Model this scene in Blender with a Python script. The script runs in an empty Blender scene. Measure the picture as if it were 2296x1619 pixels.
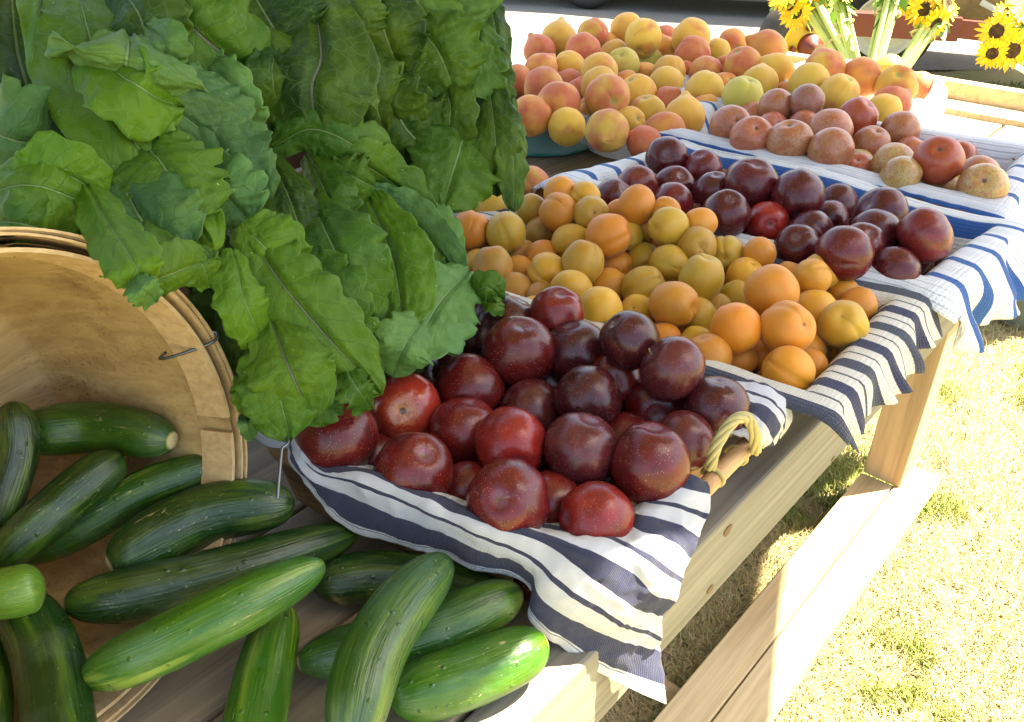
import bpy, math, random
import numpy as np
from mathutils import Vector, Matrix, noise as mnoise

# ------------------------------------------------------------------ camera, sky, sun, exposure
R = math.radians
scn = bpy.context.scene
HEAD, PITCH, CAMZ = R(41.7), R(32.3), 1.42
TZ = 0.85                                   # table top height
cam_d = bpy.data.cameras.new('camera'); cam = bpy.data.objects.new('camera', cam_d)
scn.collection.objects.link(cam); scn.camera = cam
cam.location = (0, 0, CAMZ); cam.rotation_euler = (R(90) - PITCH, 0, HEAD - R(90))
cam_d.sensor_width = 36; cam_d.lens = 36 * 1900 / 2296; cam_d.clip_start = .02; cam_d.clip_end = 500

SUN_EL = R(60); sun_h = Vector((.81, -.58)).normalized()
sun_dir = Vector((sun_h.x * math.cos(SUN_EL), sun_h.y * math.cos(SUN_EL), math.sin(SUN_EL)))
w = bpy.data.worlds.new("World"); scn.world = w; w.use_nodes = True
wn = w.node_tree; sky = wn.nodes.new('ShaderNodeTexSky'); sky.sky_type = 'NISHITA'; sky.sun_disc = False
sky.sun_elevation = SUN_EL; sky.sun_rotation = math.atan2(sun_h.x, sun_h.y); sky.air_density = 1; sky.dust_density = 2
wn.links.new(sky.outputs[0], wn.nodes['Background'].inputs[0]); wn.nodes['Background'].inputs[1].default_value = .085
sl = bpy.data.lights.new('sun', 'SUN'); sl.energy = 5.0; sl.angle = R(.5); sl.color = (1, .95, .84)
so = bpy.data.objects.new('sun', sl); scn.collection.objects.link(so)
so.rotation_euler = sun_dir.to_track_quat('Z', 'Y').to_euler(); so.location = (3, -3, 6)
scn.view_settings.view_transform = 'Standard'; scn.view_settings.look = 'None'
scn.view_settings.exposure = 2.9; scn.view_settings.gamma = 1
scn.view_settings.use_white_balance = True; scn.view_settings.white_balance_temperature = 7600; scn.view_settings.white_balance_tint = 10
scn.cycles.max_bounces = 8; scn.cycles.diffuse_bounces = 3; scn.cycles.transparent_max_bounces = 12
scn.cycles.sample_clamp_indirect = 6

# ------------------------------------------------------------------ measuring helpers (D = photo at 2296 x 1619)
F_, CX, CY = 1900., 1148., 809.5
fw = np.array([math.cos(HEAD), math.sin(HEAD), 0]); rt = np.array([math.sin(HEAD), -math.cos(HEAD), 0])
cam0 = np.array([0, 0, CAMZ])
def ray(x, y):
    dx, dy = x - CX, y - CY
    return rt * dx + fw * (F_ * math.cos(PITCH) - dy * math.sin(PITCH)) + np.array([0, 0, -F_ * math.sin(PITCH) - dy * math.cos(PITCH)])
def Pz(x, y, z): r = ray(x, y); return cam0 + r * ((z - CAMZ) / r[2])
def Pd(x, y, d): return cam0 + ray(x, y) * (d / F_)
axF = fw * math.cos(PITCH) + np.array([0, 0, -math.sin(PITCH)]); axU = fw * math.sin(PITCH) + np.array([0, 0, math.cos(PITCH)])
def depth(p): return float(np.dot(np.asarray(p) - cam0, axF))
def proj(p):
    q = np.asarray(p) - cam0; d = q @ axF
    return CX + F_ * (q @ rt) / d, CY - F_ * (q @ axU) / d
def Pplane(x, y, p0, n):
    r = ray(x, y); n = np.asarray(n, float); t = np.dot(np.asarray(p0) - cam0, n) / np.dot(r, n); return cam0 + r * t

# ------------------------------------------------------------------ object helpers
C = scn.collection
def mesh_from(name, verts, faces, mat=None, smooth=True, uv=None):
    me = bpy.data.meshes.new(name); me.from_pydata([tuple(v) for v in verts], [], [tuple(f) for f in faces])
    if uv is not None:
        l = me.uv_layers.new(name='UVMap'); uva = np.asarray(uv, dtype=np.float32)
        idx = np.zeros(len(me.loops), dtype=np.int32); me.loops.foreach_get('vertex_index', idx)
        l.data.foreach_set('uv', uva[idx].ravel())
    if mat is not None: me.materials.append(mat)
    if smooth: me.polygons.foreach_set('use_smooth', [True] * len(me.polygons))
    me.update(); return me
def link(name, me, parent=None, loc=None):
    o = bpy.data.objects.new(name, me); C.objects.link(o)
    if parent is not None: o.parent = parent
    if loc is not None: o.location = loc
    return o
def tag(o, label=None, cat=None, group=None, kind=None):
    if label: o['label'] = label
    if cat: o['category'] = cat
    if group: o['group'] = group
    if kind: o['kind'] = kind
    return o
def empty(name, loc=(0, 0, 0)):
    o = bpy.data.objects.new(name, None); C.objects.link(o); o.location = loc; o.empty_display_size = .02; return o

def grid_faces(nu, nv, closed_v=False):
    f = []
    for i in range(nu - 1):
        for j in range(nv if closed_v else nv - 1):
            k = (j + 1) % nv
            f.append((i * nv + j, i * nv + k, (i + 1) * nv + k, (i + 1) * nv + j))
    return f
def catmull(pts, n):
    P = np.asarray(pts, float); m = len(P)
    if m == 2: P = np.array([P[0], (P[0] + P[1]) / 2, P[1]]); m = 3
    Q = np.vstack([2 * P[0] - P[1], P, 2 * P[-1] - P[-2]])
    out = []
    for s in np.linspace(0, m - 1, n):
        i = min(int(s), m - 2); t = s - i; a, b, c, d = Q[i], Q[i + 1], Q[i + 2], Q[i + 3]
        out.append(.5 * (2 * b + (c - a) * t + (2 * a - 5 * b + 4 * c - d) * t * t + (3 * b - a - 3 * c + d) * t ** 3))
    return np.array(out)
def tube_data(path, rad, seg=12, cap=True, twist=0):
    path = np.asarray(path, float); n = len(path); rad = np.full(n, rad) if np.isscalar(rad) else np.asarray(rad)
    T = np.gradient(path, axis=0); T /= np.linalg.norm(T, axis=1)[:, None] + 1e-12
    up = np.array([0, 0, 1.]) if abs(T[0][2]) < .9 else np.array([1., 0, 0])
    N = np.cross(T[0], up); N /= np.linalg.norm(N); V = []; 
    for i in range(n):
        N = N - T[i] * (N @ T[i]); N /= np.linalg.norm(N); B = np.cross(T[i], N)
        for j in range(seg):
            a = 2 * math.pi * j / seg + twist * i
            V.append(path[i] + rad[i] * (N * math.cos(a) + B * math.sin(a)))
    f = grid_faces(n, seg, True)
    if cap: f += [tuple(range(seg))[::-1], tuple((n - 1) * seg + j for j in range(seg))]
    return V, f
class MB:
    def __init__(s): s.v = []; s.f = []
    def add(s, V, F):
        k = len(s.v); s.v += [tuple(v) for v in V]; s.f += [tuple(i + k for i in f) for f in F]; return s
    def box(s, a, b, M=None, bev=0):
        x0, y0, z0 = a; x1, y1, z1 = b
        V = [(x0, y0, z0), (x1, y0, z0), (x1, y1, z0), (x0, y1, z0), (x0, y0, z1), (x1, y0, z1), (x1, y1, z1), (x0, y1, z1)]
        if M is not None: V = [tuple(M @ Vector(v)) for v in V]
        return s.add(V, [(0, 3, 2, 1), (4, 5, 6, 7), (0, 1, 5, 4), (1, 2, 6, 5), (2, 3, 7, 6), (3, 0, 4, 7)])
    def tube(s, p, r, seg=10, twist=0): return s.add(*tube_data(p, r, seg, True, twist))
    def obj(s, name, mat, parent=None, smooth=False, bevel=0):
        o = link(name, mesh_from(name, s.v, s.f, mat, smooth), parent)
        if bevel: m = o.modifiers.new('bevel', 'BEVEL'); m.width = bevel; m.segments = 2; m.limit_method = 'ANGLE'
        return o

# ------------------------------------------------------------------ material helpers
class Mat:
    def __init__(s, name):
        s.m = bpy.data.materials.new(name); s.m.use_nodes = True; s.t = s.m.node_tree; s.b = s.t.nodes['Principled BSDF']; s.out = s.t.nodes['Material Output']
    def n(s, typ, **kw):
        nd = s.t.nodes.new(typ)
        for k, v in kw.items():
            if k.startswith('_'): setattr(nd, k[1:], v)
            else:
                inp = nd.inputs[int(k[1:])] if k[0] == 'i' and k[1:].isdigit() else nd.inputs[k.replace('__', ' ')]
                if hasattr(v, 'is_linked') or hasattr(v, 'links'): s.t.links.new(v, inp)
                else: inp.default_value = v
        return nd
    def L(s, a, b): s.t.links.new(a, b)
    def set(s, **kw):
        for k, v in kw.items():
            inp = s.b.inputs[k.replace('_', ' ')]
            if hasattr(v, 'links'): s.L(v, inp)
            else: inp.default_value = v
        return s
    def mix(s, fac, a, b, mode='MIX'):
        nd = s.t.nodes.new('ShaderNodeMix'); nd.data_type = 'RGBA'; nd.blend_type = mode
        for inp, v in ((nd.inputs[0], fac), (nd.inputs[6], a), (nd.inputs[7], b)):
            if hasattr(v, 'links'): s.L(v, inp)
            else: inp.default_value = v if not isinstance(v, tuple) else (*v[:3], 1)
        return nd.outputs[2]
    def math(s, op, a, b=0, c=None, clamp=False):
        nd = s.t.nodes.new('ShaderNodeMath'); nd.operation = op; nd.use_clamp = clamp
        for i, v in enumerate((a, b, c)):
            if v is None: continue
            if hasattr(v, 'links'): s.L(v, nd.inputs[i])
            else: nd.inputs[i].default_value = v
        return nd.outputs[0]
    def ramp(s, x, stops, interp='LINEAR'):
        nd = s.t.nodes.new('ShaderNodeValToRGB'); s.L(x, nd.inputs[0]); r = nd.color_ramp; r.interpolation = interp
        while len(r.elements) < len(stops): r.elements.new(.5)
        for e, (p, c) in zip(r.elements, stops):
            e.position = p; e.color = (*c, 1) if isinstance(c, tuple) else (c, c, c, 1)
        return nd.outputs[0]
    def noise(s, vec, scale, detail=3, rough=.55, dist=0):
        nd = s.n('ShaderNodeTexNoise'); s.L(vec, nd.inputs['Vector'])
        nd.inputs['Scale'].default_value = scale; nd.inputs['Detail'].default_value = detail
        nd.inputs['Roughness'].default_value = rough; nd.inputs['Distortion'].default_value = dist; return nd.outputs[0]
    def map(s, vec, sc=(1, 1, 1), loc=(0, 0, 0), rot=(0, 0, 0)):
        nd = s.n('ShaderNodeMapping'); s.L(vec, nd.inputs[0]); nd.inputs['Scale'].default_value = sc
        nd.inputs['Location'].default_value = loc; nd.inputs['Rotation'].default_value = rot; return nd.outputs[0]
    def coord(s, which='Object'): return s.n('ShaderNodeTexCoord').outputs[which]
    def objvec(s):
        """object coordinates shifted by a per-object random so copies differ"""
        oi = s.n('ShaderNodeObjectInfo'); v = s.n('ShaderNodeVectorMath', _operation='ADD')
        s.L(s.coord(), v.inputs[0]); m = s.math('MULTIPLY', oi.outputs['Random'], 37.)
        s.L(m, v.inputs[1]); return v.outputs[0], oi
    def bump(s, h, strength=.3, dist=.002):
        nd = s.n('ShaderNodeBump'); s.L(h, nd.inputs['Height']); nd.inputs['Strength'].default_value = strength; nd.inputs['Distance'].default_value = dist
        s.L(nd.outputs[0], s.b.inputs['Normal']); return nd

def wood(name, c1, c2, c3, axis=0, grain=60, rough=.75, sc=1., knots=False):
    M = Mat(name); co = M.coord('Object'); s = [grain * .06 * sc] * 3
    s = [1.2 * sc if i == axis else grain * sc for i in range(3)]
    v = M.map(co, tuple(s)); wob = M.noise(M.map(co, (3, 3, 3)), 1.2, 2)
    n1 = M.noise(v, 1., 6, .7, .6); n2 = M.noise(M.map(co, tuple(x * .35 if i != axis else x * .8 for i, x in enumerate(s))), 1., 3, .6, .3)
    col = M.mix(M.ramp(n1, [(.33, 0.), (.62, 1.)]), c1, c2); col = M.mix(M.ramp(n2, [(.5, 0.), (.72, .8)]), col, c3)
    fine = M.noise(M.map(co, tuple(x * 3 if i != axis else x * 3 for i, x in enumerate(s))), 1., 4, .7)
    col = M.mix(.35, col, M.ramp(fine, [(.3, .25), (.6, 1.)]), 'MULTIPLY')
    M.set(Base_Color=col, Roughness=rough); M.bump(M.math('ADD', n1, M.math('MULTIPLY', fine, .5)), .5, .0012); return M.m

M_grey = wood('weathered_wood', (.140, .126, .096), (.235, .214, .162), (.09, .086, .068), 0, 55)
M_plank = wood('table_plank', (.17, .130, .080), (.27, .205, .125), (.10, .08, .05), 0, 50)
M_greyY = wood('weathered_wood_across', (.30, .25, .15), (.46, .38, .24), (.2, .17, .10), 1, 40)
M_newX = wood('new_lumber', (.50, .36, .17), (.62, .47, .26), (.36, .23, .09), 0, 30)
M_post = wood('post_lumber', (.38, .26, .13), (.46, .33, .18), (.27, .17, .08), 2, 30)

# ------------------------------------------------------------------ ground
def ground_mat(name, near=True):
    M = Mat(name); co = M.coord('Object')
    a = M.noise(co, 1.3, 5, .6); b = M.noise(co, 14, 5, .65); c = M.noise(co, 160, 3, .7)
    straw = M.mix(M.ramp(b, [(.35, 0.), (.65, 1.)]), (.22, .17, .08), (.34, .28, .15))
    grass = M.mix(c, (.16, .19, .05), (.28, .29, .09))
    soil = M.mix(c, (.10, .065, .035), (.22, .16, .09))
    col = M.mix(M.ramp(M.math('ADD', M.math('MULTIPLY', a, .6), M.math('MULTIPLY', b, .4)), [(.46, 0.), (.58, 1.)]), straw, grass)
    col = M.mix(M.ramp(M.noise(co, 5, 4, .6), [(.52, 0.), (.66, .75)]), col, soil)
    M.set(Base_Color=col, Roughness=.95); M.bump(M.math('ADD', b, c), .35, .008); return M.m
gv = []; N = 90
xs = np.concatenate([np.linspace(-60, -3, 12), np.linspace(-2.8, 6, 110), np.linspace(6.5, 90, 20)])
ys = np.concatenate([np.linspace(-60, -2.5, 12), np.linspace(-2.3, 4, 80), np.linspace(4.5, 90, 20)])
def gz(x, y): return .012 * mnoise.noise(Vector((x * 1.7, y * 1.7, 0))) + .006 * mnoise.noise(Vector((x * 9, y * 9, 3)))
gv = [(x, y, gz(x, y) - .012 if abs(x) < 8 and abs(y) < 6 else -.012) for x in xs for y in ys]
g = link('ground', mesh_from('ground', gv, grid_faces(len(xs), len(ys)), ground_mat('lawn')))
tag(g, kind='structure')
# pale gravel drive behind
Mg = Mat('gravel'); co = Mg.coord()
Mg.set(Base_Color=Mg.mix(Mg.noise(co, 90, 4, .7), (.13, .125, .11), (.26, .25, .21)), Roughness=.95); Mg.bump(Mg.noise(co, 60, 4), .7, .02)
dr = [tuple(np.array([0, 0, -.003]) + rt * a + fw * b) for a, b in ((-14, 6.0), (16, 6.0), (30, 60), (-30, 60))]
d = link('gravel_drive', mesh_from('gravel_drive', dr, [(0, 1, 2, 3)], Mg.m, False)); tag(d, kind='structure')

# blades of grass and straw : one uncountable stuff object
rng = np.random.default_rng(5)
def blades(name, n, sampler, hmin, hmax, wid, lie, mat, label):
    V = np.zeros((n * 5, 3), np.float32)
    xy = sampler(n)
    a = rng.uniform(0, 2 * math.pi, n); h = rng.uniform(hmin, hmax, n); t = np.clip(rng.normal(lie, .25, n), 0, 1.45)
    dx, dy = np.cos(a), np.sin(a); b2 = rng.uniform(0, 2 * math.pi, n) * .2 + a
    base = np.stack([xy[:, 0], xy[:, 1], np.full(n, -.01)], 1)
    side = np.stack([-dy, dx, np.zeros(n)], 1) * (wid * rng.uniform(.6, 1.3, n))[:, None]
    mid = base + np.stack([dx * np.sin(t) * .6, dy * np.sin(t) * .6, np.cos(t) * .6 + .008 / h], 1) * h[:, None]
    tip = mid + np.stack([np.cos(b2) * np.sin(t + .4) * .5, np.sin(b2) * np.sin(t + .4) * .5, np.cos(t + .4) * .5], 1) * h[:, None]
    V[0::5] = base - side; V[1::5] = base + side; V[2::5] = mid + side * .8; V[3::5] = mid - side * .8; V[4::5] = tip
    me = bpy.data.meshes.new(name); me.vertices.add(n * 5); me.vertices.foreach_set('co', V.ravel())
    k = np.arange(n) * 5; tri = np.stack([k, k + 1, k + 2, k, k + 2, k + 3, k + 3, k + 2, k + 4], 1).reshape(-1).astype(np.int32)
    me.loops.add(len(tri)); me.loops.foreach_set('vertex_index', tri); me.polygons.add(n * 3)
    me.polygons.foreach_set('loop_start', (np.arange(n * 3) * 3).astype(np.int32)); me.polygons.foreach_set('loop_total', np.full(n * 3, 3, np.int32))
    me.update(); me.validate(); me.materials.append(mat); o = link(name, me); tag(o, label, 'grass', kind='stuff'); return o
def leafy(name, c1, c2, tr=.3):
    M = Mat(name); geo = M.n('ShaderNodeNewGeometry'); M.set(Base_Color=M.mix(geo.outputs['Random Per Island'], c1, c2), Roughness=.6)
    M.b.inputs['Transmission Weight'].default_value = 0; return M.m
def samp_region(px0, px1, py0, py1, thr, sign, sc=3.):
    def f(n):
        out = []
        while len(out) < n:
            x = rng.uniform(px0, px1); y = py0 + (py1 - py0) * rng.random() ** 1.3; p = Pz(x, y, 0)
            q = mnoise.noise(Vector((p[0] * sc, p[1] * sc, 7))) + .4 * mnoise.noise(Vector((p[0] * 11, p[1] * 11, 1)))
            if sign * (q - thr) > 0 or rng.random() < .12: out.append(p[:2])
        return np.array(out)
    return f
blades('green_grass', 34000, samp_region(1450, 2500, 420, 1700, .20, 1), .012, .04, .0011, .6, leafy('grass_blade', (.14, .20, .03), (.32, .34, .09)), 'green grass tufts in the sunlit lawn beside the table')
blades('dry_straw', 60000, samp_region(1300, 2500, 420, 1700, .15, -1), .02, .06, .0008, 1.15, leafy('straw_blade', (.28, .21, .09), (.46, .38, .20)), 'dry straw and dead grass lying over the lawn')
def far_s(n): return np.array([Pz(rng.uniform(2050, 2400), rng.uniform(185, 330), 0)[:2] for _ in range(n)])
blades('far_grass', 6000, far_s, .01, .035, .003, .7, leafy('far_blade', (.10, .16, .03), (.22, .25, .08)), 'short grass in the shade behind the stand')

# ------------------------------------------------------------------ market table
tab = empty('market_table', (.7, .8, 0)); tag(tab, 'long weathered wooden table carrying all the produce baskets', 'table')
def at(parent, o):
    o.parent = parent; o.matrix_parent_inverse = Matrix.Translation(-Vector(parent.location)); return o
X0, X1 = -1.0, 2.16
fb = MB().box((X0, .255, .735), (X1, .293, .846)).obj('front_board', M_grey, bevel=.004); at(tab, fb)
y = .297; k = 0
while y < 1.5:
    o = MB().box((X0, y, .812 - .002 * (k % 2)), (X1, y + .136, .85 - .001 * (k % 3))).obj('plank', M_plank if k % 2 else wood('table_plank_%d' % k, (.16, .122, .075), (.26, .195, .118), (.10, .085, .05), 0, 45 + 7 * k), bevel=.004); at(tab, o)
    y += .141; k += 1
eb = MB().box((X1 + .003, .20, .80), (X1 + .093, 1.52, .862)).obj('end_board', M_newX, bevel=.004); at(tab, eb)
eb = MB().box((X1 + .096, .20, .76), (X1 + .134, 1.52, .90)).obj('end_board', M_newX, bevel=.004); at(tab, eb)
for (lx, ly) in ((1.75, .335), (-.6, .335), (1.75, 1.4), (-.6, 1.4)):
    o = MB().box((lx, ly, .098), (lx + .088, ly + .088, .81)).obj('leg', M_post, bevel=.003); at(tab, o)
    # nail holes / knot dots are in the grain
o = MB().box((1.86, .435, .22), (1.90, 1.45, .33)).obj('crossbar', M_grey, bevel=.003); at(tab, o)
# lower skid boards
for (ya, yb, m) in ((.276, .3475, M_newX), (.3505, .425, M_newX)):
    o = MB().box((-.4, ya, .06), (1.86 if ya < .3 else 1.748, yb, .098)).obj('bottom_rail', m, bevel=.003); at(tab, o)
o = MB().box((-.4, .29, -.01), (-.2, .42, .058)).obj('foot_block', M_grey); at(tab, o)
o = MB().box((1.6, .29, -.01), (1.8, .42, .058)).obj('foot_block', M_grey); at(tab, o)
# knots and nail on the front board
kn = Mat('knot'); kn.set(Base_Color=(.10, .045, .018, 1), Roughness=.6)
for (px, py, r) in ((1632, 1190, .0065), (1592, 1322, .005), (1868, 1030, .004)):
    p = Pplane(px, py, (0, .2545, 0), (0, 1, 0))
    V = [(p[0] + r * 1.2 * math.cos(a) * (1 + .2 * math.sin(3 * a)), .2545, p[2] + r * math.sin(a)) for a in np.linspace(0, 2 * math.pi, 15)[:-1]]
    V2 = [(v[0], .2541, v[2]) for v in V]
    o = link('knot', mesh_from('knot', V + V2, [tuple(range(14, 28))] + [(i, (i + 1) % 14, 14 + (i + 1) % 14, 14 + i) for i in range(14)], kn.m, False)); at(tab, o)

# ------------------------------------------------------------------ unseen canopies, outlines cut to cast the wanted shade, poles out of frame
Mc = Mat('canopy_cloth'); tr = Mc.n('ShaderNodeBsdfTranslucent'); tr.inputs[0].default_value = (.85, .86, .88, 1)
Mc.set(Base_Color=(.30, .31, .30, 1), Roughness=.9); mx = Mc.n('ShaderNodeMixShader'); mx.inputs[0].default_value = .06  # cloth kept grey and nearly opaque to cut light from above
Mc.L(Mc.b.outputs[0], mx.inputs[1]); Mc.L(tr.outputs[0], mx.inputs[2]); Mc.L(mx.outputs[0], Mc.out.inputs[0])
cn = empty('shade_canopy', (0, 1, 0)); tag(cn, 'unseen cloth canopy over the produce table, outline shaped for its shade', 'canopy')
CH = 2.35
def shade_poly(P, zs, H, name, parent):
    k = (H - zs) / math.tan(SUN_EL); V = [(x + sun_h.x * k, y + sun_h.y * k, H) for x, y in P]
    n = len(V); V += [(a, b, c - .006) for a, b, c in V]
    f = [tuple(range(n)), tuple(range(2 * n - 1, n - 1, -1))] + [(i, n + i, n + (i + 1) % n, (i + 1) % n) for i in range(n)]
    return link(name, mesh_from(name, V, f, Mc.m, False))
o = shade_poly([(-1.6, .292), (.31, .292), (.38, .28), (.47, .245), (.56, .20), (.62, -.02), (1.32, .01), (1.62, .14), (1.95, .26), (2.0, .36), (1.83, .56), (1.86, .9), (2.1, 1.0), (2.1, 1.9), (-1.6, 1.9)], .85, CH, 'shade_sheet', cn)
at(cn, o)
Mp = Mat('white_metal'); Mp.set(Base_Color=(.7, .7, .7, 1), Roughness=.4, Metallic=.3)
for (x, y) in ((-.85, 1.35), (-.85, -.25), (.95, 1.6)):
    o = MB().tube([(x, y, 0), (x, y, 1.2), (x, y, CH - .008)], .018).obj('pole', Mp.m, smooth=True); at(cn, o)
cn2 = empty('shade_canopy', (6, 0, 0)); tag(cn2, 'added unseen canopy off to the right, there to shade the far ground', 'canopy')  # made-up neighbour canopy, added only for the shadow it throws
sh = [Pz(x, y, 0)[:2] for x, y in ((2052, 183), (2140, 188), (2200, 205), (2296, 190), (2900, 200), (2900, 420), (2400, 300), (2296, 290), (2110, 240), (2000, 200))]
o = shade_poly([tuple(s) for s in sh], 0, 2.6, 'shade_sheet', cn2); at(cn2, o)
for v in (o.data.vertices[4].co, o.data.vertices[5].co):
    q = MB().tube([(v.x, v.y, 0), (v.x, v.y, 1.3), (v.x, v.y, 2.59)], .02).obj('pole', Mp.m, smooth=True); at(cn2, q)

# ------------------------------------------------------------------ fruit meshes
def fruit_mesh(name, mat, crease=.05, dimple=.12, oblate=.95, tip=0., lump=.012, seed=0, elong=1., nu=34, nv=44, cw=.16):
    V = []
    for i in range(nu):
        th = math.pi * i / (nu - 1); th = th - .12 * math.sin(2 * th)
        for j in range(nv):
            ph = 2 * math.pi * j / nv; r = 1.
            pw = min(ph, 2 * math.pi - ph)
            r *= 1 - crease * math.exp(-(pw / cw) ** 2) * max(0, math.sin(th)) ** .35 + crease * .45 * math.exp(-((pw - .45) / .35) ** 2) * math.sin(th)
            r *= 1 - dimple * math.exp(-(th / .26) ** 2) + dimple * .22 * math.exp(-((th - .62) / .3) ** 2)
            r *= 1 + tip * math.exp(-((math.pi - th) / .20) ** 2) + tip * .5 * math.exp(-((math.pi - th) / .5) ** 2) - (.04 if tip == 0 else 0) * math.exp(-((math.pi - th) / .2) ** 2)
            d = Vector((math.sin(th) * math.cos(ph), math.sin(th) * math.sin(ph), math.cos(th)))
            r *= 1 + lump * mnoise.noise(d * 1.6 + Vector((seed * 5.1, 0, 0))) * 2
            V.append((d.x * r * elong, d.y * r, d.z * r * oblate))
    return mesh_from(name, V, grid_faces(nu, nv, True), mat)

def pole_mask(M, co, z, rad):
    """1 near the pole of the fruit at height z (unit sphere coordinates)"""
    nd = M.n('ShaderNodeVectorMath', _operation='DISTANCE'); M.L(co, nd.inputs[0]); nd.inputs[1].default_value = (0, 0, z)
    return M.ramp(M.math('DIVIDE', nd.outputs['Value'], rad), [(.55, 1.), (1., 0.)])

def plum_mat():
    M = Mat('dark_plum_skin'); v, oi = M.objvec(); co = M.coord(); base = oi.outputs['Color']
    big = M.noise(v, 1.4, 3, .6, .4); med = M.noise(v, 5, 4, .65, .5)
    col = M.mix(M.ramp(big, [(.38, 0.), (.68, .75)]), base, M.mix(.65, base, (.02, .004, .006)))
    red = M.mix(M.ramp(med, [(.45, 0.), (.75, .25)]), col, M.mix(.6, base, (.35, .02, .02)))
    vo = M.n('ShaderNodeTexVoronoi', Scale=15.); M.L(v, vo.inputs['Vector'])
    dots = M.ramp(vo.outputs['Distance'], [(.10, 1.), (.21, 0.)])
    dots = M.math('MULTIPLY', dots, M.ramp(M.noise(v, 2.2, 2), [(.38, .15), (.6, .8)]))
    col = M.mix(dots, red, (.50, .20, .12))
    bloom = M.math('MULTIPLY', M.ramp(M.noise(v, 2.1, 5, .7, .3), [(.52, 0.), (.8, 1.)]), oi.outputs['Alpha'])
    col = M.mix(M.math('MULTIPLY', bloom, .16), col, (.30, .22, .34))
    pm = pole_mask(M, co, .86, .27)
    col = M.mix(M.math('MULTIPLY', pm, .18), col, (.36, .22, .30))
    st = pole_mask(M, co, .84, .10); col = M.mix(st, col, (.10, .06, .03))
    M.set(Base_Color=col, Roughness=M.math('ADD', .24, M.math('MULTIPLY', bloom, .25)), Subsurface_Weight=.04, Subsurface_Radius=(.4, .05, .03), Subsurface_Scale=.004)
    M.b.inputs['Specular IOR Level'].default_value = .42
    M.bump(M.math('ADD', M.noise(v, 16, 3), M.math('MULTIPLY', dots, .3)), .06, .05); return M.m
def star_mat():
    M = Mat('red_plum_skin'); v, oi = M.objvec(); co = M.coord(); base = oi.outputs['Color']
    nd = M.n('ShaderNodeVectorMath', _operation='DISTANCE'); M.L(co, nd.inputs[0]); nd.inputs[1].default_value = (0, 0, .9)
    n = M.noise(v, 7, 5, .7, 1.2); f = M.math('ADD', nd.outputs['Value'], M.math('MULTIPLY', n, 1.1))
    pale = M.ramp(f, [(.65, 1.), (1.15, .45), (1.6, 0.)])
    col = M.mix(M.math('MULTIPLY', pale, M.ramp(n, [(.4, .2), (.62, 1.)])), base, (.62, .30, .10))
    vo = M.n('ShaderNodeTexVoronoi', Scale=24.); M.L(v, vo.inputs['Vector'])
    col = M.mix(M.math('MULTIPLY', M.ramp(vo.outputs['Distance'], [(.05, .7), (.1, 0.)]), .6), col, (.55, .28, .14))
    col = M.mix(pole_mask(M, co, .84, .12), col, (.10, .05, .02))
    M.set(Base_Color=col, Roughness=.22, Subsurface_Weight=.05, Subsurface_Radius=(.4, .05, .03), Subsurface_Scale=.004)
    M.b.inputs['Specular IOR Level'].default_value = .6; return M.m
def apricot_mat():
    M = Mat('apricot_skin'); v, oi = M.objvec(); co = M.coord(); base = oi.outputs['Color']
    big = M.noise(v, 1.1, 2, .5); col = M.mix(M.ramp(big, [(.4, 0.), (.66, .8)]), base, M.mix(oi.outputs['Alpha'], base, (.58, .19, .025)))
    col = M.mix(M.ramp(M.noise(v, 1.5, 3), [(.52, 0.), (.75, .45)]), col, M.mix(.5, base, (.50, .36, .05)))
    sp = M.noise(v, 26, 3, .8); col = M.mix(M.ramp(sp, [(.69, 0.), (.74, .65)]), col, (.22, .09, .02))
    vo = M.n('ShaderNodeTexVoronoi', Scale=3.1); M.L(v, vo.inputs['Vector'])
    col = M.mix(M.ramp(vo.outputs['Distance'], [(.03, .75), (.055, 0.)]), col, (.16, .07, .02))
    col = M.mix(pole_mask(M, co, .80, .15), col, (.09, .04, .015))
    M.set(Base_Color=col, Roughness=.52, Sheen_Weight=.12, Sheen_Roughness=.4, Subsurface_Weight=.10, Subsurface_Radius=(.7, .3, .05), Subsurface_Scale=.006)
    M.bump(M.noise(v, 55, 3, .7), .12, .01); return M.m
def peach_mat():
    M = Mat('peach_skin'); v, oi = M.objvec(); co = M.coord(); base = oi.outputs['Color']
    n = M.math('ADD', M.noise(v, .85, 2, .5), M.math('MULTIPLY', M.noise(v, 9, 5, .7), .10))
    thr = M.math('SUBTRACT', n, M.math('SUBTRACT', .80, M.math('MULTIPLY', oi.outputs['Alpha'], .46)))
    bl = M.ramp(M.math('ADD', M.math('MULTIPLY', thr, 4.2), .5), [(0., 0.), (.5, .55), (1., 1.)])
    red = M.mix(M.noise(v, 3, 3), (.46, .06, .035), (.56, .16, .05))
    col = M.mix(bl, base, red); col = M.mix(M.ramp(M.noise(v, 1.6, 3), [(.45, 0.), (.7, .3)]), col, (.58, .28, .05))
    col = M.mix(pole_mask(M, co, .80, .22), col, (.35, .28, .06))
    sp = M.noise(v, 22, 2, .8); col = M.mix(M.ramp(sp, [(.7, 0.), (.75, .6)]), col, (.25, .10, .03))
    M.set(Base_Color=col, Roughness=.62, Sheen_Weight=.18, Sheen_Roughness=.4, Subsurface_Weight=.08, Subsurface_Radius=(.7, .3, .06), Subsurface_Scale=.007)
    M.bump(M.noise(v, 60, 3, .7), .15, .01); return M.m
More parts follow.
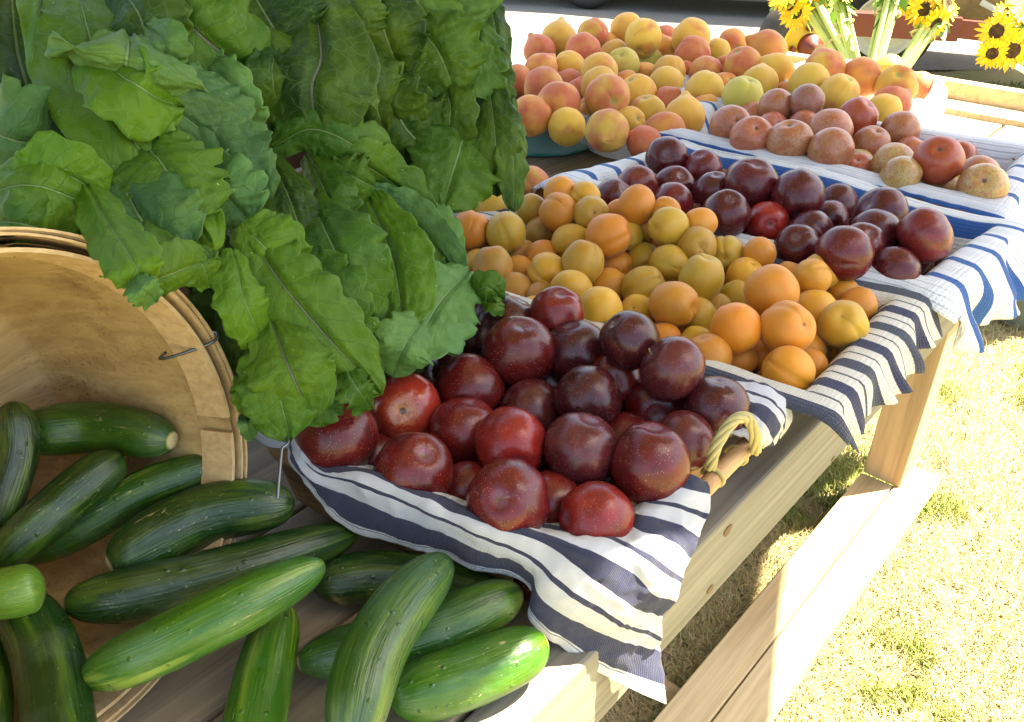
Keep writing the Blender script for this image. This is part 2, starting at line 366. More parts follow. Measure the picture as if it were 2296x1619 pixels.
def pluot_mat():
    M = Mat('mottled_pluot_skin'); v, oi = M.objvec(); co = M.coord(); base = oi.outputs['Color']
    a = M.noise(v, 4.5, 6, .75, .6); b = M.noise(v, 1.2, 2)
    f = M.math('ADD', a, M.math('MULTIPLY', M.math('SUBTRACT', b, .5), .5))
    col = M.mix(M.ramp(f, [(.44, 0.), (.58, .75)]), base, M.mix(.6, base, (.34, .04, .012)))
    col = M.mix(M.ramp(M.noise(v, 14, 4, .7), [(.52, 0.), (.62, .6)]), col, (.16, .03, .02))
    vo = M.n('ShaderNodeTexVoronoi', Scale=30.); M.L(v, vo.inputs['Vector']); col = M.mix(M.ramp(vo.outputs['Distance'], [(.06, .4), (.11, 0.)]), col, (.6, .42, .22))
    col = M.mix(M.math('MULTIPLY', M.ramp(M.noise(v, 1.9, 4, .65), [(.5, 0.), (.78, .4)]), oi.outputs['Alpha']), col, (.42, .34, .42))
    col = M.mix(pole_mask(M, co, .82, .12), col, (.10, .05, .02))
    M.set(Base_Color=col, Roughness=.33, Subsurface_Weight=.05, Subsurface_Radius=(.6, .2, .08), Subsurface_Scale=.005); return M.m
mPl, mSt, mAp, mPe, mLu = plum_mat(), star_mat(), apricot_mat(), peach_mat(), pluot_mat()
FM = {
 'plum': [fruit_mesh('plum_%d' % i, mPl, (.02, .035, .028, .045, .03, .02)[i], .13, (.95, .98, .92, .96, 1.0, .94)[i], 0, .022, i, (1., 1.02, 1.04, .99, .97, 1.05)[i]) for i in range(6)],
 'star': [fruit_mesh('star_plum_%d' % i, mSt, .02, .12, .96, 0, .012, i + 9) for i in range(2)],
 'apricot': [fruit_mesh('apricot_%d' % i, mAp, .05 + .012 * i, .13, 1.0 + .025 * i, .0, .022, i + 20, 1.02 - .02 * i, cw=.11) for i in range(5)],
 'peach': [fruit_mesh('peach_%d' % i, mPe, .045, .14, .98, (.06, .14, .24, .03, .17)[i], .025, i + 40, cw=.13) for i in range(5)],
 'pluot': [fruit_mesh('pluot_%d' % i, mLu, .02, .16, .95, 0, .02, i + 60, 1. + .015 * i) for i in range(4)],
}
stem_m = Mat('stem'); stem_m.set(Base_Color=(.22, .15, .05, 1), Roughness=.7)
sv, sf = tube_data([(0, 0, .80), (.01, .0, .90), (.04, .01, .98), (.09, .02, 1.03)], [.035, .022, .022, .034], 8)
stem_mesh = mesh_from('stem', sv, sf, stem_m.m)

def S2D(x0, y0, k, lst): return [((x0 + a[0] / k) * .9184, (y0 + a[1] / k) * .9184, a[2] / k * .9184, *a[3:]) for a in lst]
# (crop x, crop y, crop radius, colour key, [stem offset x, y towards the viewer], [stem piece])
plums = S2D(700, 720, 2, [
 (250, 690, 188, 'm'), (575, 555, 168, 'S', (-.05, .08)), (870, 665, 165, 'r', (.2, -.9)), (905, 450, 160, 'm'), (690, 310, 120, 'd'),
 (632, 860, 180, 'm', (.3, -.42)), (1085, 725, 174, 'R', (.2, .55)), (1190, 572, 150, 'p', (-.8, -.5)), (1130, 285, 168, 'm', (.05, -.80)),
 (1090, 175, 160, 'd', (.4, -.9)), (1415, 270, 147, 'd', (-.2, -.9)), (1322, 140, 122, 'r', (.15, -.8)), (1665, 242, 138, 'd', (-.6, -.65), 1), (1000, 130, 110, 'p'),
 (872, 200, 75, 'r'), (1478, 520, 160, 'd'), (1590, 390, 108, 'r', (.1, 0.)), (1785, 525, 150, 'm', (-.03, .18)), (1868, 398, 150, 'p', (-.75, -.55), 1),
 (2080, 560, 152, 'd', (.1, -.9)), (1440, 762, 178, 'p', (.3, -.85)), (1772, 830, 190, 'm', (.1, -.9)), (1955, 700, 135, 'p'), (1085, 1005, 196, 'm', (-.22, -.05)),
 (1300, 1010, 145, 'r'), (1508, 1088, 175, 'R', (-.9, 0.)), (880, 960, 120, 'm'), (1265, 450, 100, 'd'), (430, 810, 105, 'm'), (1650, 690, 80, 'm'),
 (905, 310, 75, 'd'), (800, 400, 90, 'd'), (1560, 900, 90, 'm'), (380, 480, 90, 'd')])
A1 = S2D(1080, 400, 4, [
 (270, 655, 180, 'o'), (480, 440, 160, 'g'), (620, 670, 186, 'g'), (165, 890, 125, 'g'), (870, 480, 130, 'g'), (1155, 310, 152, 'o'), (1133, 465, 178, 'o'),
 (1400, 340, 125, 'y'), (1450, 478, 166, 'g', (.2, -.1)), (840, 600, 100, 'y'), (972, 655, 155, 'b'), (1340, 660, 100, 'b'), (1908, 422, 172, 'o'), (1710, 500, 75, 'o'),
 (2175, 500, 105, 'o'), (1260, 775, 180, 'y'), (1625, 715, 205, 'o', (.9, -.3)), (1870, 690, 115, 'g'), (1970, 640, 115, 'g'),
 (770, 890, 145, 'b'), (965, 915, 162, 'o'), (350, 990, 130, 'y'), (500, 1010, 185, 'b'), (745, 1050, 95, 'o'), (725, 1240, 172, 'b'), (1030, 1080, 190, 'y', (.1, .45)),
 (1365, 980, 200, 'g'), (1260, 1240, 196, 'y', (-.7, -.2)), (960, 1310, 110, 'b'), (1625, 1200, 176, 'o'), (1720, 980, 115, 'o'), (1600, 990, 80, 'g'),
 (1945, 915, 165, 'g'), (2120, 820, 90, 'o'), (1960, 1205, 190, 'g'), (1528, 1425, 212, 'y', (.1, .75)), (1900, 1455, 172, 'y', (-.2, -.3)), (920, 1440, 95, 'y'), (500, 840, 125, 'b')])
A2 = S2D(1600, 500, 4, [
 (140, 215, 178, 'g', (-.75, .1)), (430, 215, 142, 'o'), (355, 375, 183, 'g', (.22, 0.)), (690, 485, 165, 'g', (-.05, .3)), (168, 550, 178, 'g'), (455, 730, 212, 'g', (.2, -.9)), (985, 520, 148, 'o'),
 (875, 680, 168, 'y'), (700, 720, 70, 'o'), (785, 900, 163, 'g'), (1130, 845, 242, 'o', (.5, .75)), (1305, 720, 115, 'o'), (1545, 725, 172, 'y'),
 (1600, 690, 175, 'y'), (1500, 880, 150, 'o', (-.5, -.2)), (1560, 1050, 206, 'y', (.3, .9)), (1840, 880, 150, 'o'), (1960, 960, 165, 'o'), (1830, 1170, 222, 'g'), (178, 965, 218, 'o', (.75, .2)),
 (400, 1100, 188, 'g'), (600, 1010, 105, 'g'), (785, 1230, 230, 'O'), (1280, 1210, 248, 'o', (.6, -.15)), (90, 1320, 160, 'O'), (400, 1350, 150, 'y'),
 (525, 1480, 212, 'o', (-.3, -.9)), (830, 1500, 150, 'o'), (1020, 1470, 155, 'O'), (1300, 1620, 228, 'O'), (1500, 1430, 160, 'o'), (1510, 1560, 100, 'o'), (1640, 1320, 120, 'b'), (1010, 1130, 100, 'b')])
apricots = A1 + A2
purples = S2D(1400, 200, 4, [
 (912, 730, 187, 'k', (0, -.1)), (1262, 850, 178, 'r', (-.2, -.8)), (620, 1010, 192, 'b'), (385, 1150, 188, 'k', (.6, -.5)), (985, 1010, 182, 'k'), (978, 1190, 190, 'r'),
 (1365, 1085, 190, 'k', (.1, -.9)), (1490, 1290, 220, 'k', (.15, -.65), 1), (1735, 990, 238, 'k', (.2, -.8)), (1895, 1370, 195, 'R', (.15, .1)), (1150, 1370, 150, 'k', (0, -.6))]) + \
 S2D(1926, 200, 4, [(90, 1110, 240, 'k'), (470, 1190, 178, 'k'), (400, 1345, 172, 'k')]) + \
 S2D(1900, 500, 4, [(990, 105, 240, 'k', (-.7, -.5)), (920, 290, 230, 'k'), (832, 390, 215, 'k'), (642, 480, 262, 'm'), (1430, 300, 262, 'r'), (1310, 480, 192, 'k', (.1, -.5)),
 (1120, 630, 217, 'k'), (320, 270, 202, 'k'), (185, 415, 217, 'k', (-.1, -.5))])
pluots = S2D(1700, 0, 4, [
 (340, 1240, 195, 'b'), (605, 1140, 118, 'r'), (765, 1090, 163, 'b'), (1040, 1035, 158, 'p'), (750, 1240, 142, 'r', (.4, -.4)), (540, 1345, 195, 'r', (.2, -.5)), (1050, 1215, 152, 'r'),
 (915, 1390, 207, 'b', (-.1, -.9)), (1305, 1275, 200, 'b'), (1310, 1475, 212, 'b'), (1572, 1150, 182, 'R', (.55, -.65))]) + \
 S2D(1926, 200, 4, [(1085, 480, 176, 'b', (.8, -.6)), (770, 655, 175, 'b', (.3, -.8)), (712, 725, 125, 'b'), (670, 815, 110, 'y'), (1020, 830, 195, 'y'), (1180, 705, 140, 'r'), (1085, 925, 195, 'y'),
 (1450, 800, 222, 'R', (0., -.55)), (1650, 750, 142, 'R', (.2, -.3)), (1030, 960, 120, 'r'), (1480, 1010, 190, 'y'), (1850, 930, 195, 'b'), (1890, 1030, 222, 'y', (.05, -.35)), (650, 870, 90, 'r'), (1490, 960, 170, 'r')])
peaches = S2D(1200, 0, 4, [
 (660, 385, 162, 'y', (-.1, .9)), (472, 505, 150, 'r', (.5, .8)), (1000, 350, 145, 'q'), (1322, 300, 152, 'y'), (1485, 380, 168, 'y'), (1115, 445, 130, 'o'), (890, 500, 165, 'r'), (1690, 370, 95, 'c'),
 (1950, 375, 178, 'y'), (1410, 490, 112, 'r'), (1205, 535, 135, 'y'), (1690, 520, 138, 'o'), (1960, 530, 162, 'r'), (1550, 595, 110, 'g'), (1290, 635, 152, 'g', (-.1, -.62)), (480, 695, 158, 'o', (-.6, .7)),
 (755, 665, 152, 'y'), (955, 620, 98, 'c'), (245, 795, 152, 'r'), (505, 850, 180, 'r'), (1055, 700, 170, 'y'), (760, 825, 122, 'c'), (1045, 840, 170, 'y'), (1740, 700, 150, 'y'), (1700, 810, 152, 'y'),
 (1870, 740, 122, 'c'), (2090, 710, 150, 'r'), (1320, 840, 112, 'o'), (1490, 755, 90, 'o'), (1430, 905, 165, 'y'), (1135, 955, 206, 'q'), (850, 935, 118, 'c'), (660, 1010, 196, 'q'),
 (385, 1135, 186, 'o'), (1000, 1095, 158, 'o'), (735, 1240, 176, 'y'), (1130, 1280, 200, 'q'), (1330, 1205, 162, 'y'), (1525, 1110, 165, 'y', (-.2, -.9)), (1720, 1010, 132, 'c'),
 (2080, 895, 180, 'y'), (1882, 1145, 188, 'y', (0, .95)), (2090, 1075, 142, 'o'), (1690, 1295, 186, 'o'), (1500, 1400, 150, 'c')]) + \
 S2D(1700, 0, 4, [(210, 510, 116, 'y'), (345, 430, 136, 'o', (.3, .3)), (690, 485, 172, 'o'), (455, 645, 170, 'o'), (285, 690, 115, 'o'), (770, 710, 168, 'y'), (615, 825, 168, 'y'), (650, 880, 138, 'o'), (265, 865, 110, 'o'),
 (450, 950, 190, 'g'), (880, 960, 108, 'o'), (1100, 820, 185, 'y'), (1245, 690, 192, 'q'), (1388, 925, 186, 'y'), (1600, 765, 185, 'o'), (1575, 845, 150, 'c'), (1860, 695, 148, 'y'),
 (1950, 870, 192, 'q'), (2180, 855, 110, 'r'), (1900, 1005, 168, 'r'), (1830, 1085, 162, 'y')]) + \
 S2D(1080, 400, 4, [(870, 200, 142, 'r'), (560, 260, 120, 'c'), (350, 300, 130, 'c')])

COL = {
 'plum': {'m': (.105, .008, .006, .3), 'd': (.050, .007, .008, .4), 'r': (.17, .014, .010, .2), 'R': (.26, .016, .012, .4), 'p': (.095, .016, .016, .8), 'S': (.30, .030, .014, 0)},
 'apricot': {'o': (.60, .225, .014, .45), 'O': (.66, .23, .005, .2), 'g': (.46, .265, .018, .3), 'y': (.60, .31, .016, .35), 'b': (.44, .23, .03, .7)},
 'purple': {'k': (.088, .009, .011, .6), 'r': (.15, .014, .013, .5), 'R': (.33, .018, .010, .2), 'b': (.15, .025, .015, .6), 'm': (.115, .010, .011, .6)},
 'pluot': {'b': (.42, .18, .075, .25), 'r': (.46, .14, .075, .25), 'R': (.36, .075, .025, .3), 'y': (.44, .31, .10, .3), 'p': (.24, .11, .07, .9)},
 'peach': {'y': (.66, .37, .045, .12), 'q': (.66, .36, .045, .50), 'o': (.64, .28, .038, .42), 'r': (.58, .27, .055, .72), 'c': (.48, .08, .04, .92), 'g': (.50, .42, .07, .0)}}
RAD = {'plum': .034, 'apricot': .0250, 'purple': .0285, 'pluot': .0335, 'peach': .0370}
ZC = {'plum': .957, 'apricot': .945, 'purple': .952, 'pluot': .955, 'peach': .952}
WORD = {'plum': {'m': 'maroon', 'd': 'near black', 'r': 'red brown', 'R': 'bright red', 'p': 'purple bloomed', 'S': 'mottled red orange'},
 'apricot': {'o': 'orange', 'O': 'deep orange', 'g': 'greenish', 'y': 'yellow', 'b': 'brownish'},
 'purple': {'k': 'dark purple', 'r': 'reddish', 'R': 'bright red', 'b': 'brownish red', 'm': 'magenta red'},
 'pluot': {'b': 'tan brown', 'r': 'rosy', 'R': 'orange red', 'y': 'pale yellow', 'p': 'purple brown'},
 'peach': {'y': 'yellow', 'q': 'red blushed yellow', 'o': 'orange', 'r': 'red', 'c': 'crimson', 'g': 'greenish yellow'}}
PLACE = {'plum': ('plum', 'of the near basket', 'dark plums heaped in the near basket'), 'apricot': ('apricot', 'of the apricot tray', 'apricots heaped in the second tray'),
 'purple': ('purple plum', 'of the blue striped tray', 'purple plums in the blue striped tray'), 'pluot': ('pluot', 'of the far grey tray', 'mottled pluots in the far towel lined tray'),
 'peach': ('peach', 'of the peach baskets', 'peaches in the bagged baskets at the back')}
ORD = ['first', 'second', 'third', 'fourth', 'fifth', 'sixth', 'seventh', 'eighth', 'ninth', 'tenth', 'eleventh', 'twelfth', 'thirteenth', 'fourteenth', 'fifteenth', 'sixteenth', 'seventeenth', 'eighteenth', 'nineteenth', 'twentieth']
NAME = {'plum': 'plum', 'apricot': 'apricot', 'purple': 'purple_plum', 'pluot': 'pluot', 'peach': 'peach'}
random.seed(3)
def fruit_axes(c, off):
    """rotation whose +Z (stem) shows at pixel offset off (in radii) on the side facing the viewer"""
    view = Vector(cam0 - c).normalized(); rr = Vector(rt); uu = view.cross(rr) * -1; uu = uu if uu.z > 0 else -uu
    x, y = off[0], -off[1]; q = math.sqrt(max(0, 1 - x * x - y * y)); zax = (rr * x + uu * y + view * q).normalized()
    return zax.to_track_quat('Z', 'Y')
ALL = {}
LIM = {'plum': ((.63, .25), (.64, .61)), 'apricot': ((.985, .235), (.895, .80)), 'purple': ((1.275, .205), (1.29, .76)), 'pluot': ((1.655, .265), (1.55, .85)), 'peach': ((9, 0), (9, 1))}
def settle(kind, data, iters=60):
    n = len(data); pos = np.zeros((n, 3)); pr = np.array([a[2] for a in data]); rad = np.zeros(n); big = pr > 0; md = np.median(pr)
    back = np.clip((.92 * md - pr) / md, 0, .5); pr = np.maximum(pr, .92 * md * (np.array([a[1] for a in data]) / np.mean([a[1] for a in data])) ** .25)
    for i, a in enumerate(data):
        r = ray(a[0], a[1]); dp = F_ * (ZC[kind] - CAMZ) / r[2]; ds = F_ * RAD[kind] / a[2]
        d = dp * min(max((ds / dp) ** .3, .94), 1.05); pos[i] = Pd(a[0], a[1], d + back[i] * RAD[kind] * 2.2)
    rays = np.array([ray(a[0], a[1]) for a in data]); rays /= np.linalg.norm(rays, axis=1)[:, None]
    for it in range(iters):
        dep = (pos - cam0) @ axF; rad = pr * dep / F_; mv = np.zeros((n, 3))
        for i in range(n):
            d = pos - pos[i]; L = np.linalg.norm(d, axis=1); L[i] = 9
            ov = (rad + rad[i]) * .93 - L; k = np.where(ov > 0)[0]
            for j in k:
                u = d[j] / (L[j] + 1e-9); 
                s = 1 if u @ rays[i] > 0 else -1
                mv[i] -= .25 * ov[j] * u * .12; mv[i] -= rays[i] * (s * ov[j] * .20)
        pos += np.clip(mv, -.006, .006)
        (lx0, ly0), (lx1, ly1) = LIM[kind]
        for i in range(n):
            xl = lx0 + (lx1 - lx0) * (pos[i, 1] - ly0) / (ly1 - ly0) - rad[i] * .75
            if pos[i, 0] > xl: pos[i] -= rays[i] * min((pos[i, 0] - xl) / rays[i][0], .01)
        zm = TZ + .022 + rad * .95
        for i in np.where(pos[:, 2] < zm)[0]: pos[i] = cam0 + rays[i] * ((zm[i] - CAMZ) / rays[i][2])
    rad = pr * ((pos - cam0) @ axF) / F_
    print(kind, 'px shift', np.mean([math.hypot(proj(pos[i])[0] - data[i][0], proj(pos[i])[1] - data[i][1]) for i in range(n)]))
    return pos, rad
def build_fruit(kind, data):
    pos, rad = settle(kind, data); ALL[kind] = (pos, rad)
    rowh = np.median([a[2] for a in data]) * 1.25; ymax = max(a[1] for a in data)
    rows = {}
    for i, a in enumerate(data): rows.setdefault(int((ymax - a[1]) / rowh), []).append(i)
    rk = sorted(rows); lab = {}
    for ri, k in enumerate(rk):
        for oi_, i in enumerate(sorted(rows[k], key=lambda q: data[q][0])): lab[i] = (ri, oi_)
    noun, where, grp = PLACE[kind]
    for i, a in enumerate(data):
        key = a[3]; fam = 'star' if key == 'S' else ('plum' if kind == 'purple' else kind)
        me = random.choice(FM[fam]); me = FM[fam][2] if (kind == 'peach' and len(a) > 4) else me; o = link(NAME[kind], me); c = COL[kind][key]; j = random.uniform(.88, 1.12)
        o.color = (min(1, c[0] * j * random.uniform(.95, 1.05)), min(1, c[1] * j * random.uniform(.9, 1.1)), c[2] * j, c[3])
        if len(a) > 4: q = fruit_axes(pos[i], a[4])
        else:
            v = Vector((random.gauss(0, 1), random.gauss(0, 1), random.gauss(0, 1))).normalized(); q = v.to_track_quat('Z', 'Y')
        q = q @ Matrix.Rotation(random.uniform(0, 6.28), 3, 'Z').to_quaternion()
        o.location = pos[i]; o.rotation_mode = 'QUATERNION'; o.rotation_quaternion = q
        r = rad[i] * 1.065; o.scale = (r * random.uniform(.98, 1.02), r * random.uniform(.98, 1.02), r * random.uniform(.97, 1.03))
        ri, oi_ = lab[i]
        tag(o, '%s %s, %s from left in %s row %s' % (WORD[kind][key], noun, ORD[oi_], ORD[ri], where), noun.split()[-1], grp)
        if len(a) > 5:
            s = link('stem', stem_mesh, o)
for kd, dt in (('plum', plums), ('apricot', apricots), ('purple', purples), ('pluot', pluots), ('peach', peaches)): build_fruit(kd, dt)

# hidden lower layer, only where a gap can show it
PB = [(*Pz(x, y, .94)[:2], r) for x, y, r in ((1215, 215, .155), (1440, 228, .142), (1335, 105, .15), (1575, 108, .15), (1640, 190, .12), (1930, 190, .165))]
def filler(kind, quad, z, r, keys):
    pos, rad = ALL[kind]; P = [np.array(q) for q in quad]; n = 0; nx = int(np.linalg.norm(P[1] - P[0]) / (r * 2.0)); ny = int(np.linalg.norm(P[3] - P[0]) / (r * 1.8)); added = []
    for i in range(nx):
        for j in range(ny):
            u = (i + .5 + .5 * (j % 2)) / nx; v = (j + .5) / ny
            if u > .98: continue
            p = (P[0] * (1 - u) + P[1] * u) * (1 - v) + (P[3] * (1 - u) + P[2] * u) * v
            c = np.array([p[0] + random.uniform(-.004, .004), p[1] + random.uniform(-.004, .004), z + random.uniform(-.003, .003)])
            if kind == 'peach' and not any(math.hypot(c[0] - bx, c[1] - by) < br - r * 1.25 for bx, by, br in PB): continue
            L = np.linalg.norm(pos - c, axis=1)
            if (L < (rad + r) * .86).any(): 
                c[2] -= .012; L = np.linalg.norm(pos - c, axis=1)
                if (L < (rad + r) * .78).any(): continue
            fam = 'plum' if kind == 'purple' else kind; o = link(NAME[kind], random.choice(FM[fam])); cc = COL[kind][random.choice(keys)]
            o.color = cc; o.location = c; o.scale = (r, r, r); o.rotation_euler = (random.uniform(0, 6), random.uniform(0, 6), random.uniform(0, 6))
            tag(o, 'buried %s beneath the top layer %s' % (PLACE[kind][0], PLACE[kind][1]), PLACE[kind][0].split()[-1], 'buried ' + PLACE[kind][2]); n += 1
    return n
filler('plum', [(.36, .30), (.60, .29), (.60, .58), (.36, .58)], .895, .031, 'md')
filler('apricot', [(.69, .27), (.96, .27), (.90, .76), (.65, .76)], .90, .024, 'ob')
filler('purple', [(1.04, .28), (1.27, .27), (1.27, .72), (1.02, .72)], .895, .027, 'k')
filler('pluot', [(1.36, .36), (1.60, .36), (1.55, .78), (1.36, .78)], .90, .031, 'br')
filler('peach', [(1.25, .98), (2.0, .75), (2.0, 1.25), (1.3, 1.22)], .895, .035, 'or')
for kd in ALL: print(kd, 'z', ALL[kd][0][:, 2].min().round(3), ALL[kd][0][:, 2].max().round(3), 'r', ALL[kd][1].min().round(4), ALL[kd][1].max().round(4))

# ------------------------------------------------------------------ towels
def towel_mat(name, white, stripe, bands, thin=(.03, .035, .07), period=.085, checks=None, sub=None):
    """bands: list of (lo, hi, colour) in metres of cloth (UV v)"""
    M = Mat(name); uv = M.n('ShaderNodeUVMap').outputs[0]; sep = M.n('ShaderNodeSeparateXYZ'); M.L(uv, sep.inputs[0]); U, Vv = sep.outputs[0], sep.outputs[1]
    wob = M.math('MULTIPLY', M.math('SUBTRACT', M.noise(M.map(uv, (500, 500, 1)), 1, 1), .5), .0013)
    v2 = M.math('ADD', Vv, wob)
    if period: v2 = M.math('PINGPONG', v2, period) if False else M.math('SUBTRACT', v2, M.math('MULTIPLY', M.math('FLOOR', M.math('DIVIDE', v2, period)), period))
    col = M.mix(M.ramp(M.noise(M.map(uv, (12, 12, 1)), 1, 3), [(.35, 0.), (.7, 1.)]), tuple(c * .93 for c in white), white)
    allmask = None
    for lo, hi, c in bands:
        m = M.math('MULTIPLY', M.math('GREATER_THAN', v2, lo), M.math('LESS_THAN', v2, hi))
        thr = M.n('ShaderNodeTexWave'); M.L(M.map(uv, (1, 1, 1)), thr.inputs[0]); thr.inputs['Scale'].default_value = 210; thr.bands_direction = 'X'
        thr.inputs['Distortion'].default_value = .6
        sc_ = M.mix(M.ramp(thr.outputs['Fac'], [(.6, 0.), (.95, .14)]), c, tuple(x * .5 + w_ * .5 for x, w_ in zip(c, white)))
        col = M.mix(m, col, sc_); allmask = m if allmask is None else M.math('ADD', allmask, m)
    w1 = M.n('ShaderNodeTexWave'); M.L(uv, w1.inputs[0]); w1.bands_direction = 'X'; w1.inputs['Scale'].default_value = 95; w1.inputs['Distortion'].default_value = .5
    w2 = M.n('ShaderNodeTexWave'); M.L(uv, w2.inputs[0]); w2.bands_direction = 'Y'; w2.inputs['Scale'].default_value = 95; w2.inputs['Distortion'].default_value = .5
    h = M.math('ADD', M.math('MULTIPLY', w1.outputs['Fac'], w2.outputs['Fac']), M.math('MULTIPLY', M.noise(M.map(uv, (900, 900, 1)), 1, 2), .6))
    cr = M.noise(M.map(uv, (60, 60, 1)), 1, 4, .6)
    h = M.math('ADD', h, M.math('MULTIPLY', cr, 1.2))
    M.set(Base_Color=col, Roughness=.95, Sheen_Weight=.15); M.bump(h, .75, .0016)
    tr = M.n('ShaderNodeBsdfTranslucent'); M.L(col, tr.inputs[0]); mx = M.n('ShaderNodeMixShader'); mx.inputs[0].default_value = .16
    M.L(M.b.outputs[0], mx.inputs[1]); M.L(tr.outputs[0], mx.inputs[2]); M.L(mx.outputs[0], M.out.inputs[0]); return M.m
NAVY = (.011, .017, .070); BLUE = (.008, .10, .36); SLATE = (.035, .045, .075)
WH = (.80, .82, .84); CREAM = (.74, .70, .61)
mT1 = towel_mat('navy_towel', WH, NAVY, [(.043, .047, (.10, .13, .2)), (.055, .14, NAVY), (.225, .245, NAVY), (.315, .40, NAVY), (.475, .495, NAVY), (.565, .65, NAVY), (.725, .745, NAVY), (.815, .90, NAVY)], period=None)

# near towel : grid traced along its stripes (rows = stripe lines from the hem inward), true positions over the rim
bx0, bx1, by0, by1 = .315, .635, .262, .615; PRIM = .945
A_, B_ = np.array([.287, .60]), np.array([.338, .262])
wn_ = np.array([-(B_ - A_)[1], (B_ - A_)[0]]); wn_ = wn_ / np.linalg.norm(wn_)
def onwall(x, y, off=0.): return Pplane(x, y, (A_[0] + wn_[0] * off, A_[1] + wn_[1] * off, 0), (wn_[0], wn_[1], 0))
rows = [
 (0.00, [(648, 985, .955), (668, 1062, .945), (760, 1162, .915), (850, 1206, .905), (1000, 1250, .905), (1188, 1312, .900), (1196, 1390, .885), (1265, 1455, .850), (1375, 1525, .80), (1490, 1578, .755)]),
 (0.055, [(650, 985, .958), (676, 1062, .950), (770, 1150, .922), (860, 1195, .915), (1005, 1240, .912), (1187, 1300, .908), (1200, 1375, .893), (1275, 1436, .862), (1380, 1495, .812), (1487, 1535, .770)]),
 (0.14, [(654, 985, .962), (690, 1072, .954), (790, 1112, .945), (880, 1152, .940), (1012, 1205, .935), (1180, 1272, .925), (1215, 1340, .910), (1310, 1395, .882), (1395, 1432, .845), (1483, 1462, .800)]),
 (0.235, [(657, 985, .964), (705, 1056, .958), (800, 1082, .960), (890, 1118, .955), (1040, 1185, .950), (1180, 1245, .940), (1265, 1312, .925), (1365, 1380, .895), (1420, 1408, .862), (1482, 1430, .828)]),
 (0.315, [(660, 985, .964), (712, 1050, .96), (812, 1066, .962), (915, 1105, .960), (1080, 1176, .955), (1205, 1212, .952), (1300, 1272, .940), (1395, 1345, .912), (1440, 1370, .885), (1490, 1388, .860)]),
 (0.40, [(663, 984, .955), (716, 1040, .955), (818, 1055, .955), (935, 1095, .952), (1095, 1160, .950), (1212, 1196, .952), (1330, 1240, .952), (1420, 1285, .928), (1465, 1330, .905), (1512, 1345, .880)]),
 (0.485, [(670, 980, .93), (725, 1030, .93), (830, 1045, .93), (945, 1085, .93), (1105, 1145, .93), (1225, 1182, .935), (1350, 1205, .945), (1432, 1238, .945), (1485, 1275, .925), (1527, 1300, .900)]),
 (0.565, [(690, 970, .90), (745, 1015, .90), (845, 1030, .90), (960, 1065, .90), (1120, 1125, .90), (1240, 1160, .905), (1370, 1170, .915), (1435, 1190, .945), (1500, 1215, .935), (1548, 1252, .915)]),
 (0.65, [(720, 955, .875), (770, 1000, .875), (870, 1010, .875), (985, 1040, .875), (1140, 1100, .875), (1260, 1130, .88), (1380, 1140, .90), (1432, 1158, .940), (1505, 1170, .940), (1565, 1205, .925)]),
 (0.735, [(760, 930, .87), (810, 970, .87), (900, 985, .87), (1010, 1010, .87), (1160, 1060, .87), (1280, 1095, .875), (1400, 1110, .90), (1450, 1125, .940), (1520, 1135, .945), (1582, 1160, .930)]),
 (0.815, [(800, 900, .865), (850, 935, .865), (930, 955, .865), (1040, 975, .865), (1180, 1025, .865), (1310, 1055, .87), (1430, 1070, .895), (1480, 1090, .940), (1535, 1098, .950), (1588, 1110, .938)]),
 (0.90, [(840, 870, .865), (890, 905, .865), (970, 920, .865), (1070, 940, .865), (1210, 985, .865), (1340, 1020, .87), (1460, 1035, .895), (1510, 1060, .940), (1552, 1070, .953), (1587, 1082, .943)])]
def patch(name, rows, mat, nu=150, nv=110, wr=.0016, seed=0, ulen=.75, thick=.0016, parent=None):
    G = np.array([[Pz(x, y, z) if z is not None else (x, y) for x, y, z in r[1]] for r in rows])
    cols = np.array([catmull(g, nu) for g in G]); vv = np.array([r[0] for r in rows])
    out = np.array([catmull(cols[:, i], nv) for i in range(nu)]); vvi = catmull(vv[:, None], nv)[:, 0]
    V, UV = [], []
    du = np.gradient(out, axis=0); dv = np.gradient(out, axis=1); Nn = np.cross(du, dv); Nn /= np.linalg.norm(Nn, axis=2)[..., None] + 1e-9
    for i in range(nu):
        for j in range(nv):
            p = out[i, j]; q = Vector(p) * 28 + Vector((seed, 0, 0)); e = mnoise.noise(q) * wr * 2.6 + (.5 - abs(mnoise.noise(q * 2.1))) * wr * 2.0 + mnoise.noise(q * 5) * wr * .5
            V.append(p + Nn[i, j] * e); UV.append((i / (nu - 1) * ulen, vvi[j]))
    o = link(name, mesh_from(name, V, grid_faces(nu, nv), mat, True, UV))
    m = o.modifiers.new('thickness', 'SOLIDIFY'); m.thickness = thick; m.offset = 0; return o
t1 = patch('striped_towel', rows, mT1, seed=1)
for p in t1.data.uv_layers[0].data: pass
tag(t1, 'white towel with navy stripes, corner hanging in the sun under dark plums', 'towel')
